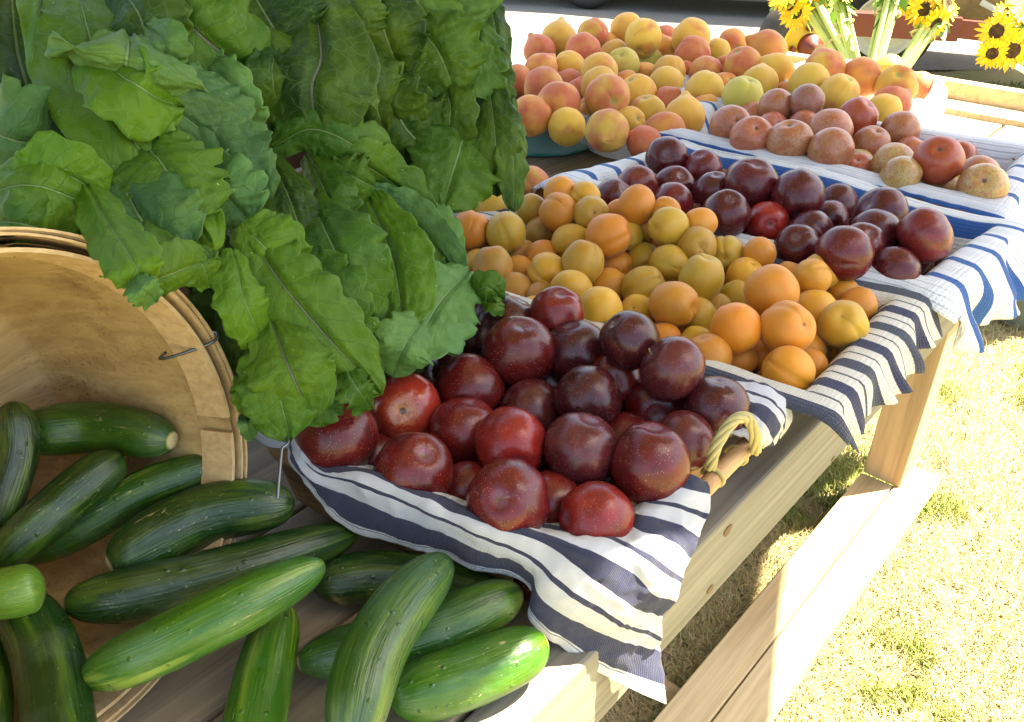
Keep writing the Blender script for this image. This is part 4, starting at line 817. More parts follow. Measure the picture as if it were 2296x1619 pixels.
def leaf(parent, pts, wpx, key='g', layer=0, roll=0, lobes=.10, cup=.25, seed=0, purple=0., ruf=1., ns=64, nt=30, label=None, tipw=.55, basew=.35, curl=0.):
    rs = random.Random(seed * 77 + 5); P = []
    m = len(pts)
    for i, q in enumerate(pts):
        x, y = q[0], q[1]; dl = q[2] if len(q) > 2 else 0.
        arch = .028 * math.sin(math.pi * i / (m - 1))
        P.append(Pd(x, y, Kd(x, y) - layer * .022 - arch - dl))
    dm = depth(P[m // 2]); A = catmull(P, ns); W = wpx * dm / F_ / 2
    T = np.gradient(A, axis=0); T /= np.linalg.norm(T, axis=1)[:, None]; V, UV = [], []
    fL = [rs.uniform(0, 6.28) for _ in range(8)]; nl = rs.uniform(2.4, 3.6); kr = rs.uniform(2.6, 4.4)
    cr, sr = math.cos(R(roll)), math.sin(R(roll))
    for i in range(ns):
        s = i / (ns - 1); vw = cam0 - A[i]; vw /= np.linalg.norm(vw); S = np.cross(T[i], vw); S /= np.linalg.norm(S); Nn = np.cross(S, T[i]); S2 = S * cr + Nn * sr; N2 = Nn * cr - S * sr
        env = min(1, (basew + (1 - basew) * math.sin(min(1, s / .5) * math.pi / 2) ** 1.1)) * (1 - max(0, (s - tipw) / (1 - tipw)) ** 2.3) ** .55
        for j in range(nt):
            t = -1 + 2 * j / (nt - 1); sd = 0 if t < 0 else 1; at_ = abs(t)
            lob = 1 + lobes * (1.9 * abs(math.sin(math.pi * nl * 1.7 * s + fL[sd])) ** .7 - 1.15 + .5 * abs(math.sin(math.pi * nl * 4.1 * s + fL[2 + sd])) ** .7) + lobes * .08 * math.sin(2 * math.pi * 13 * s + fL[4 + sd]) + lobes * .16 * mnoise.noise(Vector((s * 30, sd * 9, seed)))
            lob = 1 + (lob - 1) * (.45 + 1.5 * abs(mnoise.noise(Vector((s * 3.1 + seed, sd * 5.5, seed * .7)))) * 1.6) + .05 * mnoise.noise(Vector((s * 9, sd * 3.3, seed * 2.1)))
            w_ = W * env * (1 + (lob - 1) * at_ ** 2)
            rufv = (math.sin(2 * math.pi * kr * s + fL[4 + sd]) + .6 * math.sin(2 * math.pi * kr * 2.1 * s + fL[6 + sd])) * at_ ** 3 * W * .09 * ruf
            bl = mnoise.noise(Vector((s * 3.6 + seed * 3.3, t * 2, seed * 1.7))) * W * .12 * ruf + mnoise.noise(Vector((s * 17 + seed, t * 8, seed))) * W * .04
            bl += .022 * W * abs(math.sin(math.pi * (s - .2 * at_) * 9)) * min(1, at_ * 4)
            cu = -cup * at_ ** 1.7 * w_ + .10 * W * min(1, at_ * 6)
            cl = curl * max(0, at_ - .5) ** 2 * 4 * W
            V.append(A[i] + S2 * (t * w_) + N2 * (cu + rufv + bl + cl)); UV.append((s, t))
    o = link('leaf', mesh_from('leaf', V, grid_faces(ns, nt), mK, True, UV)); c = KC[key]; j = rs.uniform(.85, 1.15); o.color = (c[0] * j * rs.uniform(.9, 1.1), c[1] * j, c[2] * j, purple)
    at(parent, o); sm = o.modifiers.new('thickness', 'SOLIDIFY'); sm.thickness = .0005
    if label: o['label'] = label
    return o
def stalk(parent, pts, r=.004):
    o = MB().tube(catmull([Pd(x, y, Kd(x, y) + dd) for x, y, dd in pts], 14), r, 8).obj('stalk', mStalk.m, smooth=True); at(parent, o)
b1 = empty('kale_bunch', tuple(Pd(60, 300, .85))); tag(b1, 'left bunch of kale spilling over the top of the round basket', 'kale', 'bunches of loose kale')
b2 = empty('kale_bunch', tuple(Pd(800, 150, 1.1))); tag(b2, 'upper bunch of dark kale hanging down beside the peaches', 'kale', 'bunches of loose kale')
b3 = empty('kale_bunch', tuple(Pd(750, 600, .95))); tag(b3, 'lower bunch of bright kale drooping onto the dark plums', 'kale', 'bunches of loose kale')
rk = random.Random(11)
# leaves behind that close the heap, darker greens standing in for gap shade
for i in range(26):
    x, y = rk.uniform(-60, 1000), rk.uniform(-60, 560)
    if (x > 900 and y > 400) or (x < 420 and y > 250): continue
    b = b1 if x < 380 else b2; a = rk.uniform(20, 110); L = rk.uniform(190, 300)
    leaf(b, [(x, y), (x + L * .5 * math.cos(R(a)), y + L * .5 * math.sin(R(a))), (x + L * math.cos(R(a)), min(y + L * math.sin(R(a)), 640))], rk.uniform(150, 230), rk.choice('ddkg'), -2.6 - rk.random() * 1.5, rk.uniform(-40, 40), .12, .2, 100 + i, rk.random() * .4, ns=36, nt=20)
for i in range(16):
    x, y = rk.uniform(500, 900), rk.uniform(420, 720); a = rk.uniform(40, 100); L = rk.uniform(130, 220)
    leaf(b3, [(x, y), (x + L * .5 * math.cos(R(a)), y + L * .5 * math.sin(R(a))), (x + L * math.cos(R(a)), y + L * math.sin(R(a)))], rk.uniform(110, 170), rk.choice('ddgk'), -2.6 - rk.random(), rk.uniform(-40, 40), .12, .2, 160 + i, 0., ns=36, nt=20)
LV = [
 # bunch, pts, width, colour, layer, roll, lobes, cup, purple, ruf
 (1, [(20, -60), (40, 120), (90, 300)], 260, 'd', 0, 10, .06, .2, .1, .8),
 (1, [(-90, 260), (20, 310), (135, 330)], 200, 'b', .8, -10, .10, .1, 0, 1.2),
 (1, [(70, -60), (150, 120), (250, 250), (360, 400), (480, 560)], 175, 'y', 1.6, 20, .09, .3, .1, 1.),
 (1, [(290, 85), (285, 130), (270, 200)], 260, 'p', 2.0, -5, .05, .35, 0, .6),
 (1, [(205, 110), (300, 190), (400, 240)], 170, 'y', 2.1, 30, .14, .3, 0, 1.2),
 (1, [(160, -50), (200, 80), (210, 180)], 150, 'g', 1.0, 20, .10, .2, 0, 1.),
 (1, [(330, 60), (365, 95), (370, 150)], 90, 'p', 1.8, 0, .14, .1, 0, 1.),
 (1, [(300, 290), (370, 380), (440, 500)], 190, 'g', 2.2, 15, .12, .25, 0, 1.),
 (1, [(410, 150), (470, 260), (590, 440)], 150, 'b', 1.9, 10, .10, .3, 0, .8),
 (1, [(455, 130), (470, 170), (520, 260), (560, 320)], 130, 'p', 1.4, -20, .15, .2, 0, 1.1),
 (1, [(370, 230), (460, 300), (530, 390), (600, 460)], 160, 'b', 1.5, 0, .10, .25, 0, .8),
 (1, [(440, 380), (500, 430), (560, 500)], 140, 'p', 1.7, -15, .14, .2, 0, 1.2),
 (1, [(250, 350), (310, 480), (400, 590)], 210, 'b', 1.0, 0, .14, .2, 0, 1.1),
 (1, [(-80, 440), (90, 420), (215, 470)], 180, 'y', 2.0, 25, .08, .45, 0, .9),
 (1, [(30, 400), (130, 385), (240, 440)], 120, 'y', 2.6, -20, .10, .4, 0, .9),
 (1, [(180, 390), (235, 490), (300, 590), (325, 650)], 105, 'y', 2.9, 10, .10, .3, 0, 1.2),
 (1, [(-60, 500), (40, 500), (150, 530)], 120, 'g', 1.8, 0, .08, .3, 0, 1.),
 (1, [(320, 640), (390, 610), (465, 585)], 105, 'g', 2.4, -30, .06, .5, 0, .7),
 (1, [(290, 610), (320, 650), (350, 675)], 60, 'b', 3.0, 0, .2, .2, 0, 1.4),
 (1, [(400, 540), (450, 590), (470, 640)], 80, 'g', 1.5, 30, .2, .3, 0, 1.3),
 (2, [(330, -60), (440, 70), (600, 190)], 230, 'g', 1.6, 12, .09, .2, 1., .9),
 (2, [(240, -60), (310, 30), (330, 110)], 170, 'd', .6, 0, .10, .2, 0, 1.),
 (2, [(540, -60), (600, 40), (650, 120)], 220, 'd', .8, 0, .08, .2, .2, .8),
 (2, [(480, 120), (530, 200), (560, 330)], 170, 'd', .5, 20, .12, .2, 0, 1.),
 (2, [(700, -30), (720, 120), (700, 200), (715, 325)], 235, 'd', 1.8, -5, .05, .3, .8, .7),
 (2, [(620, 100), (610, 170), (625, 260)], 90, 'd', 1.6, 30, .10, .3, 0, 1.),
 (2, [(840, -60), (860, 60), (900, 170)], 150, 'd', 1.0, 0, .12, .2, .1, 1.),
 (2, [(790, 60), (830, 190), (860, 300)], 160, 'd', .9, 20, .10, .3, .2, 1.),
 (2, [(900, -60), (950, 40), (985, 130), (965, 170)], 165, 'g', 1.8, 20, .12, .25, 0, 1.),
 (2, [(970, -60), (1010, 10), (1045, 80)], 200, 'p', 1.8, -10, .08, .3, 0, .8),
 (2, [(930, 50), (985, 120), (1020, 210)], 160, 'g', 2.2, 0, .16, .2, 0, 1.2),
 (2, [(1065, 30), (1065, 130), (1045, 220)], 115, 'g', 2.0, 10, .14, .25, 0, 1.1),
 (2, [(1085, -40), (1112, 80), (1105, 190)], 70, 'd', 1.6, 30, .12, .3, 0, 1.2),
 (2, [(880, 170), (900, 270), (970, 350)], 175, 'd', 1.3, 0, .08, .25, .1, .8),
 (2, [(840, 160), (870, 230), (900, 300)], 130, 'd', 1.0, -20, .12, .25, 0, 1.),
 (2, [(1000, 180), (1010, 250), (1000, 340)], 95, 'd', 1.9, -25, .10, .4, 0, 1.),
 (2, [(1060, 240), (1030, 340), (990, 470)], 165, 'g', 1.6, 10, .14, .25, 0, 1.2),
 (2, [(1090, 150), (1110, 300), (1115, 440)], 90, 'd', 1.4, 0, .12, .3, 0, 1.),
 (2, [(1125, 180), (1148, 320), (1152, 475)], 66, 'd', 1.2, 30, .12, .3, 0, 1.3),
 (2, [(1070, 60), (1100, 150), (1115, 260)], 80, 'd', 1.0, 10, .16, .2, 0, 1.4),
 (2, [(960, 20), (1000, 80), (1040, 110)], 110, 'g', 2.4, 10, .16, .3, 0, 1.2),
 (3, [(610, 330), (700, 290), (800, 330), (870, 400)], 130, 'g', 1.5, 0, .12, .4, 0, 1.2),
 (3, [(720, 320), (800, 360), (880, 410), (975, 490)], 110, 'g', 1.6, -15, .12, .4, 0, 1.1),
 (3, [(600, 340), (650, 450), (690, 580)], 130, 'd', 1.4, 20, .10, .3, 0, 1.),
 (3, [(690, 350), (730, 430), (760, 520)], 120, 'g', 1.5, -10, .15, .3, 0, 1.3),
 (3, [(740, 370), (800, 400), (840, 420)], 110, 'g', 2., 10, .16, .3, 0, 1.3),
 (3, [(690, 440), (750, 560), (830, 740)], 215, 'g', 1.6, 5, .13, .25, 0, .9),
 (3, [(820, 430), (880, 580), (905, 745)], 175, 'y', 1.2, -5, .05, .3, 0, .7),
 (3, [(860, 440), (920, 520), (960, 640)], 130, 'g', .9, 10, .06, .3, 0, .8),
 (3, [(810, 420), (925, 500), (1045, 640)], 115, 'b', 1.3, -25, .06, .35, 0, .8),
 (3, [(850, 410), (960, 480), (1030, 580)], 90, 'p', .7, 10, .06, .35, 0, .8),
 (3, [(1050, 610), (985, 680), (920, 800)], 185, 'p', 1.5, 0, .10, .15, 0, .9),
 (3, [(960, 700), (910, 770), (880, 840)], 130, 'p', 1.4, 10, .13, .2, 0, 1.),
 (3, [(1040, 665), (1090, 645), (1125, 670)], 75, 'g', 1.2, 0, .10, .3, 0, 1.),
 (3, [(1080, 670), (1110, 685), (1135, 690)], 40, 'g', 1.0, 30, .16, .3, 0, 1.2),
 (3, [(550, 500), (620, 620), (720, 740), (850, 880)], 190, 'y', 2.8, 5, .12, .25, .8, 1.),
 (3, [(540, 510), (600, 560), (640, 640)], 170, 'y', 2.2, -10, .10, .4, 0, 1.2),
 (3, [(660, 560), (740, 660), (800, 790)], 150, 'g', 1.8, -15, .12, .25, 0, 1.),
 (3, [(520, 560), (550, 680), (600, 780)], 120, 'y', 1.5, 25, .08, .35, 0, 1.),
 (3, [(610, 720), (650, 830), (700, 940)], 190, 'g', 2.4, 0, .06, .25, 1., .8),
 (3, [(590, 740), (620, 860), (650, 985)], 165, 'g', 1.8, 5, .07, .25, 0, .8),
 (3, [(520, 640), (545, 760), (570, 870)], 110, 'd', -1.6, 20, .10, .3, 0, 1.1),
 (3, [(510, 560), (545, 680), (560, 800)], 110, 'd', -1.2, -20, .10, .3, 0, 1.1),
 (3, [(560, 820), (560, 880), (590, 935)], 80, 'g', 1.4, 0, .10, .3, 0, 1.),
 (3, [(555, 920), (558, 950), (565, 985)], 45, 'p', 1.0, 20, .04, .2, 0, .5),
 (3, [(760, 800), (800, 870), (832, 915)], 80, 'g', 2.2, 20, .2, .3, 0, 1.4),
 (3, [(960, 640), (1005, 720), (1015, 800)], 60, 'b', .9, 30, .10, .4, 0, 1.),
 (3, [(740, 830), (720, 890), (680, 950)], 110, 'g', 1.2, 0, .08, .3, 0, .9),
 (1, [(120, 170), (150, 240), (130, 300)], 130, 'd', 1.0, 0, .12, .3, 0, 1.),
 (1, [(300, 440), (330, 540), (380, 620)], 120, 'g', .9, 20, .12, .3, 0, 1.2),
 (2, [(760, -50), (790, 30), (800, 110)], 130, 'd', 1.2, 10, .12, .3, 0, 1.1),
 (2, [(560, 30), (590, 110), (600, 180)], 130, 'd', .4, 0, .12, .3, 0, 1.1)]
for i, (b, pts, wpx, key, lay, roll, lob, cup, pu, ruf) in enumerate(LV):
    leaf((b1, b2, b3)[b - 1], pts, wpx * (1.22, 1.22, 1.02)[b - 1], key, lay, roll, lob, cup, i + 1, pu, ruf)
stalk(b2, [(860, 30, .02), (850, 160, .01), (835, 290, .015)]); stalk(b3, [(500, 610, -.02), (520, 650, -.03), (540, 680, -.02)], .003); stalk(b1, [(100, 400, .02), (140, 460, .01), (180, 500, .01)])
# bin behind the kale
bin_m = wood('dark_bin', (.07, .035, .02), (.12, .06, .03), (.04, .02, .01), 0, 40)
kb = empty('wooden_bin', (.5, 1.05, TZ)); tag(kb, 'dark wooden bin under the heap of kale', 'bin')
for nm, a, b in (('side_panel', (.18, .96, TZ + .001), (.95, .975, 1.02)), ('side_panel', (.18, 1.36, TZ + .001), (.95, 1.375, 1.08)), ('end_panel', (.165, .96, TZ + .001), (.178, 1.375, 1.05)), ('end_panel', (.952, .96, TZ + .001), (.965, 1.375, 1.05)), ('base', (.18, .977, TZ + .001), (.95, 1.358, TZ + .012))):
    o = MB().box(a, b).obj(nm, bin_m, bevel=.002); at(kb, o)

# ------------------------------------------------------------------ peach baskets with plastic liners
mPulp = Mat('green_pulp'); mPulp.set(Base_Color=mPulp.mix(mPulp.noise(mPulp.coord(), 40, 4), (.015, .17, .14), (.03, .25, .20)), Roughness=.85)
mBag = Mat('plastic_bag'); mBag.set(Base_Color=(.85, .88, .92, 1), Roughness=.28); tb = mBag.n('ShaderNodeBsdfTransparent'); mx = mBag.n('ShaderNodeMixShader'); mx.inputs[0].default_value = .62
tl = mBag.n('ShaderNodeBsdfTranslucent'); tl.inputs[0].default_value = (.8, .84, .9, 1); mx0 = mBag.n('ShaderNodeMixShader'); mx0.inputs[0].default_value = .35
mBag.L(mBag.b.outputs[0], mx0.inputs[1]); mBag.L(tl.outputs[0], mx0.inputs[2]); mBag.L(mx0.outputs[0], mx.inputs[1]); mBag.L(tb.outputs[0], mx.inputs[2]); mBag.L(mx.outputs[0], mBag.out.inputs[0])
vb_, _o = mBag.objvec(); mBag.bump(mBag.noise(mBag.map(vb_, (35, 35, 12)), 1, 4, .6, 1.5), .5, .006)
mBag1 = Mat('clear_bag'); mBag1.set(Base_Color=(.7, .85, .85, 1), Roughness=.2); t1_ = mBag1.n('ShaderNodeBsdfTransparent'); m1_ = mBag1.n('ShaderNodeMixShader'); m1_.inputs[0].default_value = .80
mBag1.L(mBag1.b.outputs[0], m1_.inputs[1]); mBag1.L(t1_.outputs[0], m1_.inputs[2]); mBag1.L(m1_.outputs[0], mBag1.out.inputs[0]); v1_, _o = mBag1.objvec(); mBag1.bump(mBag1.noise(mBag1.map(v1_, (35, 35, 12)), 1, 4, .6, 1.5), .8, .008)
mBag2 = Mat('white_bag'); mBag2.set(Base_Color=(.82, .84, .88, 1), Roughness=.35); vb2, _o = mBag2.objvec(); mBag2.bump(mBag2.noise(mBag2.map(vb2, (30, 30, 10)), 1, 4, .6, 1.), .5, .006)
def round_basket(cx, cy, r, h, wall, bag, label, seed, over=.03, rimup=.008):
    root = empty('peach_basket', (cx, cy, TZ)); tag(root, label, 'basket', 'round baskets of peaches'); n = 72; V = []
    rings = [(.80, .001), (.80, .001), (1., h), (.985, h), (.79, .008), (0.02, .008)]
    for rr, z in rings:
        for j in range(n): a = 2 * math.pi * j / n; V.append((cx + r * rr * math.cos(a), cy + r * rr * math.sin(a), TZ + z))
    o = link('side', mesh_from('side', V, grid_faces(len(rings), n, True) + [tuple(range(n))[::-1]], wall, True)); at(root, o)
    V = []; prof = [(.80, .02, 0), (.90, h * .6, .2), (.975, h, .6), (1.01, h + rimup, 1.), (1.045, h - .004, 1.), (1.06, h - over * .5, 1.1), (1.05, h - over, 1.3)]
    P_ = catmull(prof, 22)
    for rr, z, k in P_:
        for j in range(n):
            a = 2 * math.pi * j / n; wv_ = mnoise.noise(Vector((math.cos(a) * 3.5 + seed, math.sin(a) * 3.5, z * 12))) + .6 * mnoise.noise(Vector((math.cos(a) * 11 + seed, math.sin(a) * 11, z * 20)))
            V.append((cx + (r * rr + .006 * k * wv_) * math.cos(a), cy + (r * rr + .006 * k * wv_) * math.sin(a), TZ + z + .010 * k * wv_))
    o = link('bag_liner', mesh_from('bag_liner', V, grid_faces(len(P_), n, True), bag, True)); at(root, o)
def cb(x, y, z=.94): p = Pz(x, y, z); return p[0], p[1]
c_ = cb(1215, 215); round_basket(*c_, .155, .082, mPulp.m, mBag1.m, 'teal pulp basket in a clear bag beside the kale, full of peaches', 1, .06)
c_ = cb(1440, 228); round_basket(*c_, .142, .075, mBag2.m, mBag.m, 'white bag lined basket of peaches just behind the blue striped towel', 2, .045)
c_ = cb(1335, 105); round_basket(*c_, .150, .075, mPulp.m, mBag.m, 'basket of peaches at the back left, nearest the gravel', 3)
c_ = cb(1575, 108); round_basket(*c_, .150, .075, mPulp.m, mBag2.m, 'basket of peaches at the back centre behind the pluots', 4)
c_ = cb(1640, 190); round_basket(*c_, .120, .075, mPulp.m, mBag2.m, 'small basket of peaches in the middle of the peach display', 5)
c_ = cb(1930, 190); round_basket(*c_, .165, .090, mBag2.m, mBag2.m, 'bright white bag lined basket of peaches at the sunny right end', 6, .085, .012)
c_ = cb(1165, 445, .93); round_basket(*c_, .10, .07, mPulp.m, mBag2.m, 'small white lined basket of peaches tucked behind the apricots', 7, .05)

# ------------------------------------------------------------------ parked car far behind
Mcar = Mat('silver_paint'); Mcar.set(Base_Color=(.25, .25, .24, 1), Metallic=.6, Roughness=.3, Coat_Weight=.6)
Mtyre = Mat('tyre_rubber'); Mtyre.set(Base_Color=(.014, .014, .013, 1), Roughness=.8); vt = Mtyre.coord(); Mtyre.bump(Mtyre.noise(vt, 30, 3), .4, .01)
Mdark = Mat('underbody'); Mdark.set(Base_Color=(.02, .02, .02, 1), Roughness=.9); Mrim = Mat('alloy'); Mrim.set(Base_Color=(.6, .6, .6, 1), Metallic=.8, Roughness=.35)
def wheel(root, c, ax, ro, ri, wd, mt, mr, lugs=None, dish=.03, hub=None):
    ax = np.array(ax, float); ax /= np.linalg.norm(ax); e2 = np.array([0, 0, 1.]); e1 = np.cross(e2, ax); n = 48
    def rev(prof, name, m):
        V = [c + ax * d + (e1 * math.cos(2 * math.pi * j / n) + e2 * math.sin(2 * math.pi * j / n)) * r for r, d in prof for j in range(n)]
        o = link(name, mesh_from(name, V, grid_faces(len(prof), n, True), m, True)); at(root, o); return o
    w2 = wd / 2
    t_ = rev([(ri, -w2), (ri + (ro - ri) * .5, -w2 - .012), (ro - .02, -w2 + .005), (ro, -w2 * .6), (ro, w2 * .6), (ro - .02, w2 - .005), (ri + (ro - ri) * .5, w2 + .012), (ri, w2), (ri, -w2)], 'tyre', mt)
    r_ = rev([(ri + .004, w2 - .004), (ri - .012, w2 + .004), (ri * .90, w2 - .02), (ri * .84, w2 - .06), (ri * .70, w2 - .065), (ri * .40, w2 - .03), (ri * .36, w2 - .03), (.001, w2 - .03)], 'rim', mr)
    if hub:
        h_ = rev([(.07, w2 - .035), (.07, w2 + .02), (.035, w2 + .035), (.03, w2 + .06), (.001, w2 + .062)], 'hub', hub); h_.parent = r_
        mb = MB()
        for k in range(4):
            a = k * math.pi / 2 + .15; p = c + (e1 * math.cos(a) + e2 * math.sin(a)) * .10; mb.tube([p + ax * (w2 - .04), p + ax * (w2 - .005)], .017, 8)
        h_ = mb.obj('lug_nuts', hub); h_.parent = r_
def RF(r, f, z): return rt * r + fw * f + np.array([0, 0, z])
car = empty('parked_car', tuple(RF(2.0, 9.2, 0))); tag(car, 'silver parked car beyond the gravel, only its wheel and sill showing', 'car')
ca = (rt * .958 - fw * .287); cb_ = np.cross([0, 0, 1.], ca)
def carM(o0): 
    M_ = Matrix.Identity(4)
    for i in range(3): M_[i][0] = ca[i]; M_[i][1] = cb_[i]; M_[i][2] = (0, 0, 1)[i]; M_[i][3] = o0[i]
    return M_
oc = RF(.20, 8.40, 0); mc = carM(oc); side = [(-.6, .15), (.05, .14), (.10, .45), (.25, .62), (.50, .68), (.75, .62), (.92, .42), (.98, .13), (3.35, .13), (3.4, .45), (3.55, .62), (3.8, .68), (4.05, .62), (4.2, .42), (4.25, .26), (4.5, .30), (4.55, .8), (4.3, .95), (3.6, 1.0), (2.9, 1.38), (1.6, 1.42), (.8, 1.05), (-.45, .95), (-.65, .6)]
V = [tuple(mc @ Vector((x, 0, z))) for x, z in side] + [tuple(mc @ Vector((x, 1.7, z))) for x, z in side]; n = len(side)
o = link('body', mesh_from('body', V, [tuple(range(n)), tuple(range(2 * n - 1, n - 1, -1))] + [(i, n + i, n + (i + 1) % n, (i + 1) % n) for i in range(n)], Mcar.m, False)); bv = o.modifiers.new('bevel', 'BEVEL'); bv.width = .03; bv.segments = 3; at(car, o)
for dx in (.5, 3.8):
    for dy in (.08, 1.55): wheel(car, np.array(mc @ Vector((dx, dy, .31))), -cb_, .31, .205, .20, Mtyre.m, Mrim.m)
o = MB().box((-.3, .15, .15), (4.2, 1.6, .22), mc).obj('underbody', Mdark.m); at(car, o)

# ------------------------------------------------------------------ farm trailer with yellow wheel
Myel = Mat('yellow_paint'); Myel.set(Base_Color=(.62, .40, .012, 1), Roughness=.45); Mred = Mat('red_paint'); vr = Mred.coord(); Mred.set(Base_Color=Mred.mix(Mred.noise(vr, 8, 5), (.10, .012, .006), (.16, .03, .012)), Roughness=.5)
Mcr = Mat('cream_paint'); Mcr.set(Base_Color=(.62, .58, .42, 1), Roughness=.5); Mgt = Mat('grey_tyre'); Mgt.set(Base_Color=Mgt.mix(Mgt.noise(Mgt.coord(), 9, 5), (.02, .02, .018), (.045, .042, .036)), Roughness=.85)
trl = empty('farm_trailer', tuple(RF(2.2, 5.8, 0))); tag(trl, 'farm trailer with one yellow wheel, red axle beam and tan wooden box', 'trailer')
def wpt(px, py, d): return Pd(px, py, d)
w1 = wpt(1802, 98, 5.05); w2 = wpt(1990, 95, 5.15)
axw = -(fw * .97 + rt * -.20); wheel(trl, w1, axw, .285, .185, .17, Mgt.m, Myel.m, hub=Mred.m)
w3 = wpt(1985, 55, 5.35); wheel(trl, w3, -(fw * .90 + rt * .40), .30, .19, .17, Mtyre.m, Mcr.m)
def beam(p, q, wd, ht, name, m):
    p, q = np.array(p), np.array(q); d = q - p; L = np.linalg.norm(d); d /= L; s_ = np.cross([0, 0, 1.], d); s_ /= np.linalg.norm(s_); u = np.cross(d, s_); M_ = Matrix.Identity(4)
    for i in range(3): M_[i][0] = d[i]; M_[i][1] = s_[i]; M_[i][2] = u[i]; M_[i][3] = p[i]
    o = MB().box((0, -wd / 2, -ht / 2), (L, wd / 2, ht / 2), M_).obj(name, m, bevel=.006); at(trl, o); return o
beam(wpt(1880, 50, 5.0), wpt(2150, 64, 4.85), .09, .13, 'axle_beam', Mred.m); beam(wpt(2145, 62, 4.85), wpt(2420, 92, 4.6), .08, .10, 'axle_beam', Mred.m)
bxm = wood('trailer_boards', (.20, .12, .03), (.30, .19, .06), (.14, .08, .02), 0, 8)
p0 = wpt(2060, 42, 5.1); p1 = wpt(2700, 60, 4.6); q0 = p0 + fw * 1.6 + rt * .2
V = [p0, p1, p1 + fw * 1.6, q0]; V = [tuple(v) for v in V] + [tuple(v + np.array([0, 0, .75])) for v in V]
o = link('box_side', mesh_from('box_side', V, [(0, 3, 2, 1), (4, 5, 6, 7), (0, 1, 5, 4), (1, 2, 6, 5), (2, 3, 7, 6), (3, 0, 4, 7)], bxm, False)); at(trl, o)
beam(wpt(2290, 52, 4.80), wpt(2200, 5, 4.9), .03, .03, 'strut', Mcr.m)

# ------------------------------------------------------------------ sunflowers
mPet = leafy('petal', (.80, .46, .01), (.88, .62, .03)); mDisk = Mat('flower_disk'); dn = mDisk.noise(mDisk.coord(), 90, 4, .8); mDisk.set(Base_Color=mDisk.mix(mDisk.ramp(dn, [(.4, 0.), (.7, 1.)]), (.035, .018, .008), (.14, .075, .02)), Roughness=.9); mDisk.bump(dn, .8, .01)
mSf = Mat('sunflower_stem'); vs_, _o = mSf.objvec(); mSf.set(Base_Color=mSf.mix(mSf.noise(vs_, 12, 3), (.30, .42, .10), (.52, .60, .26)), Roughness=.55); mSl = leafy('sunflower_leaf', (.08, .18, .03), (.20, .34, .07))
mBand = Mat('rubber_band'); mBand.set(Base_Color=(.6, .5, .3, 1), Roughness=.6)
def flower(root, c, nrm, r, seed):
    rs = random.Random(seed); nrm = Vector(nrm).normalized(); q = nrm.to_track_quat('Z', 'Y'); V, F = [], []
    for ring, (np_, r0, r1, lift) in enumerate(((22, .38, 1.0, .06), (18, .36, .86, .16))):
        for k in range(np_):
            a = 2 * math.pi * k / np_ + rs.uniform(-.1, .1) + ring * .14; L = r1 * rs.uniform(.85, 1.08); wd = rs.uniform(.085, .12); b = len(V); dr_ = rs.uniform(-.18, .2)
            for t, ww in ((0, .5), (.35, 1.), (.7, .8), (1., .03)):
                rr = r0 + (L - r0) * t; z = lift + dr_ * t * t
                for sg in (-1, 1): p = Vector((math.cos(a) * rr - math.sin(a) * wd * ww * sg, math.sin(a) * rr + math.cos(a) * wd * ww * sg, z)) * r; V.append(q @ p + Vector(c))
            F += [(b + 2 * i, b + 2 * i + 1, b + 2 * i + 3, b + 2 * i + 2) for i in range(3)]
    fl = empty('flower_head', tuple(c)); fl.parent = root; fl.location = Vector(c) - Vector(root.location)
    def ch(o): o.parent = fl; o.matrix_parent_inverse = Matrix.Translation(-Vector(c)); return o
    ch(link('petals', mesh_from('petals', V, F, mPet, False)))
    V = []; pr_ = [(.46, -.05), (.45, .06), (.36, .13), (.22, .12), (.1, .08), (.01, .07)]
    for rr, z in pr_:
        for j in range(24): a = 2 * math.pi * j / 24; V.append(q @ (Vector((rr * math.cos(a), rr * math.sin(a), z)) * r) + Vector(c))
    ch(link('disk', mesh_from('disk', V, grid_faces(len(pr_), 24, True), mDisk.m, True)))
    V, F = [], []
    for k in range(14):
        a = 2 * math.pi * k / 14; b = len(V)
        for t, ww in ((.1, .1), (.5, .12), (.9, .01)):
            for sg in (-1, 1): V.append(q @ (Vector((math.cos(a) * t - math.sin(a) * ww * sg, math.sin(a) * t + math.cos(a) * ww * sg, -.10 - .05 * t)) * r) + Vector(c))
        F += [(b + 2 * i, b + 2 * i + 1, b + 2 * i + 3, b + 2 * i + 2) for i in range(2)]
    ch(link('sepals', mesh_from('sepals', V, F, mSl, False)))
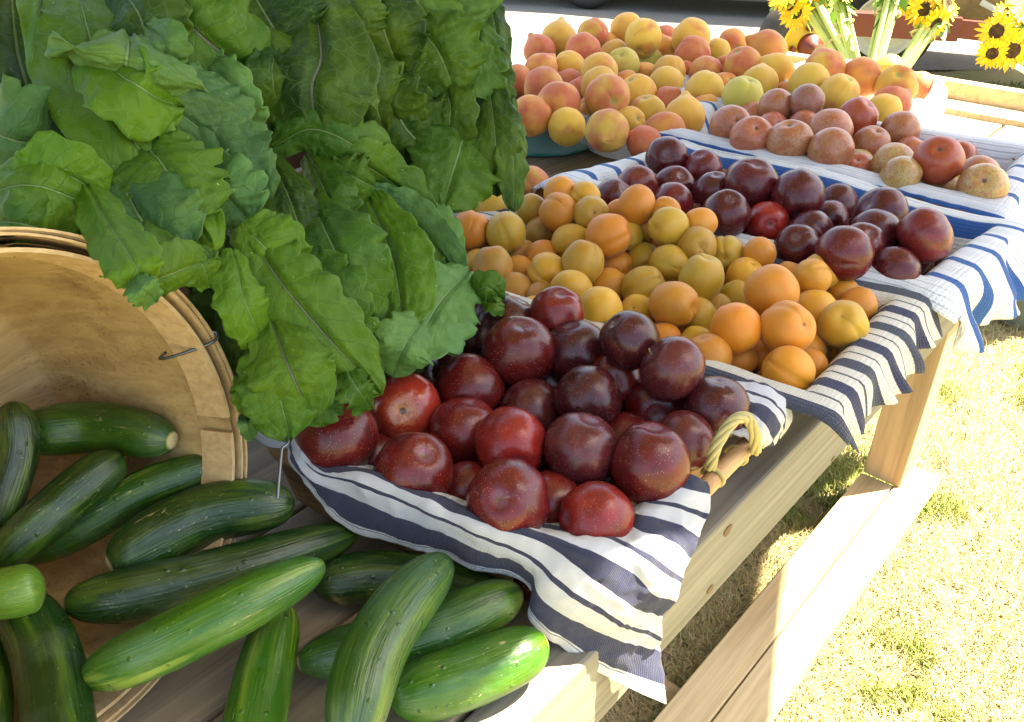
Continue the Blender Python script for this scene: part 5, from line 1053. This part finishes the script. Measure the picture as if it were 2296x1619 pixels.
def sunbunch(label, base, top, d, nst, heads, spread=18, seed=0, fan=40, band=.45):
    bw = Pd(*base, d); root = empty('sunflower_bunch', tuple(bw)); tag(root, label, 'sunflowers', 'bunches of cut sunflowers'); rs = random.Random(seed); mpx = d / F_
    for k in range(int(nst * 1.7)):
        o1, o2 = rs.uniform(-1, 1), rs.uniform(-1, 1); p = [Pd(base[0] + o1 * spread * .7, base[1], d + o2 * .02)]
        for t in (.35, .7, 1.): p.append(Pd(base[0] + (top[0] - base[0]) * t + o1 * (spread + (fan - spread) * max(0, t - .45)), base[1] + (top[1] - base[1]) * t, d + o2 * (.02 + .03 * t)))
        o = MB().tube(catmull(p, 14), rs.uniform(.0065, .009), 8).obj('stem', mSf.m, smooth=True); at(root, o)
    m = Pd(base[0] + (top[0] - base[0]) * band, base[1] + (top[1] - base[1]) * band, d)
    dirv = Vector(Pd(*top, d) - Pd(*base, d)).normalized(); qq = dirv.to_track_quat('Z', 'Y'); rr = spread * mpx * 1.25 + .012
    for dz in (0, .004): 
        o = MB().tube([tuple(Vector(m) + qq @ Vector((rr * math.cos(a), rr * .8 * math.sin(a) + 0, dz))) for a in np.linspace(0, 2 * math.pi, 24)], .0016, 6).obj('band', mBand.m, smooth=True); at(root, o)
    V, F = [], []
    for k in range(26):
        t = rs.uniform(.72, 1.15); p = Vector(Pd(base[0] + (top[0] - base[0]) * t + rs.uniform(-1, 1) * fan * 1.3, base[1] + (top[1] - base[1]) * t, d + rs.uniform(-.05, .03))); a = Vector((rs.gauss(0, 1), rs.gauss(0, 1), rs.gauss(-.2, .6))).normalized(); sdv = a.cross(Vector((rs.gauss(0, 1), rs.gauss(0, 1), 1))).normalized(); L = rs.uniform(.03, .08); b = len(V)
        for tt, ww in ((0, .15), (.35, .32), (.7, .2), (1, .01)):
            for sg in (-1, 1): V.append(p + a * L * tt + sdv * (sg * ww * L) + Vector((0, 0, -.25 * L * tt * tt)))
        F += [(b + 2 * i, b + 2 * i + 1, b + 2 * i + 3, b + 2 * i + 2) for i in range(3)]
    o = link('leaves', mesh_from('leaves', V, F, mSl, False)); at(root, o)
    tocam = -axF
    for i, (x, y, r, nx, ny) in enumerate(heads):
        rr_ = rt * nx + axU * (-ny) + tocam * .75; flower(root, Pd(x, y, d - .04), rr_, r * mpx, seed * 10 + i)
sunbunch('leftmost sunflower bunch with thin fanned stems in front of the yellow wheel', (1915, 175), (1800, -20), 2.75, 13, [(1785, 28, 40, -.5, .2), (1760, -8, 40, -.6, -.3), (1822, -15, 38, .1, -.4), (1775, 14, 34, -.9, -.1)], 15, 1, 48, .42)
sunbunch('second sunflower bunch with upright pale stems beside the leftmost', (1925, 180), (1868, -30), 2.85, 9, [(1850, -12, 34, 0, -.2), (1885, -18, 34, .2, -.3)], 14, 2, 26, .6)
sunbunch('sunflower bunch with one thick pale sleeve of stems in the middle', (1952, 175), (2005, -30), 2.70, 16, [(1990, -25, 36, 0, -.4), (1965, -30, 34, -.3, -.4)], 16, 3, 24, .7)
sunbunch('sunflower bunch leaning right with dark centred heads', (2010, 175), (2105, 25), 2.80, 12, [(2070, 20, 42, 0, .35), (2035, 3, 36, -.4, .3), (2095, 52, 40, .3, .75), (2120, 12, 46, .6, .1), (2085, -22, 40, .1, -.2)], 15, 4, 24, .62)
sunbunch('sunflower bunch cut off by the right edge of the picture', (2360, 240), (2290, 60), 2.6, 9, [(2236, 72, 44, -.65, .1), (2268, 112, 46, -.05, .5), (2225, 118, 36, -.5, .7), (2290, 30, 44, .1, -.2), (2262, 30, 36, -.2, -.2)], 14, 5, 30, .5)
# flower bucket (steel) the bunches stand in, on the lawn behind the table
mBk = Mat('bucket_plastic'); mBk.set(Base_Color=(.10, .12, .10, 1), Roughness=.5)
for (px, py, d, lab) in ((1940, 330, 2.85, 'dark flower bucket behind the peaches holding four sunflower bunches'), (2400, 420, 2.65, 'dark flower bucket at the right edge holding a sunflower bunch')):
    c = Pd(px, py, d); zt = c[2]; root = empty('flower_bucket', (c[0], c[1], 0)); tag(root, lab, 'bucket'); V = []
    for rr, z in ((.10, 0), (.14, zt), (.134, zt), (.095, .01), (.001, .01)):
        for j in range(32): a = 2 * math.pi * j / 32; V.append((c[0] + rr * math.cos(a), c[1] + rr * math.sin(a), z))
    o = link('side', mesh_from('side', V, grid_faces(5, 32, True), mBk.m, True)); at(root, o)

# small wood scrap on the ground under the table, straw bits on the blue towel
p = Pz(1508, 1560, .015); o = MB().box((p[0] - .02, p[1] - .045, -.008), (p[0] + .02, p[1] + .045, .022)).obj('wood_scrap', M_post, bevel=.002)
tag(o, 'orange scrap of lumber lying in the dead grass under the table', 'wood scrap')
p = Pz(2085, 702, .925); a_ = rt * .012 - fw * .002
o = MB().tube([tuple(p - a_), tuple(p + np.array([0, 0, .001])), tuple(p + a_)], .0011, 6).obj('twig', mStraw.m, smooth=True); tag(o, 'tiny straw coloured twig stuck on the blue striped towel', 'twig')
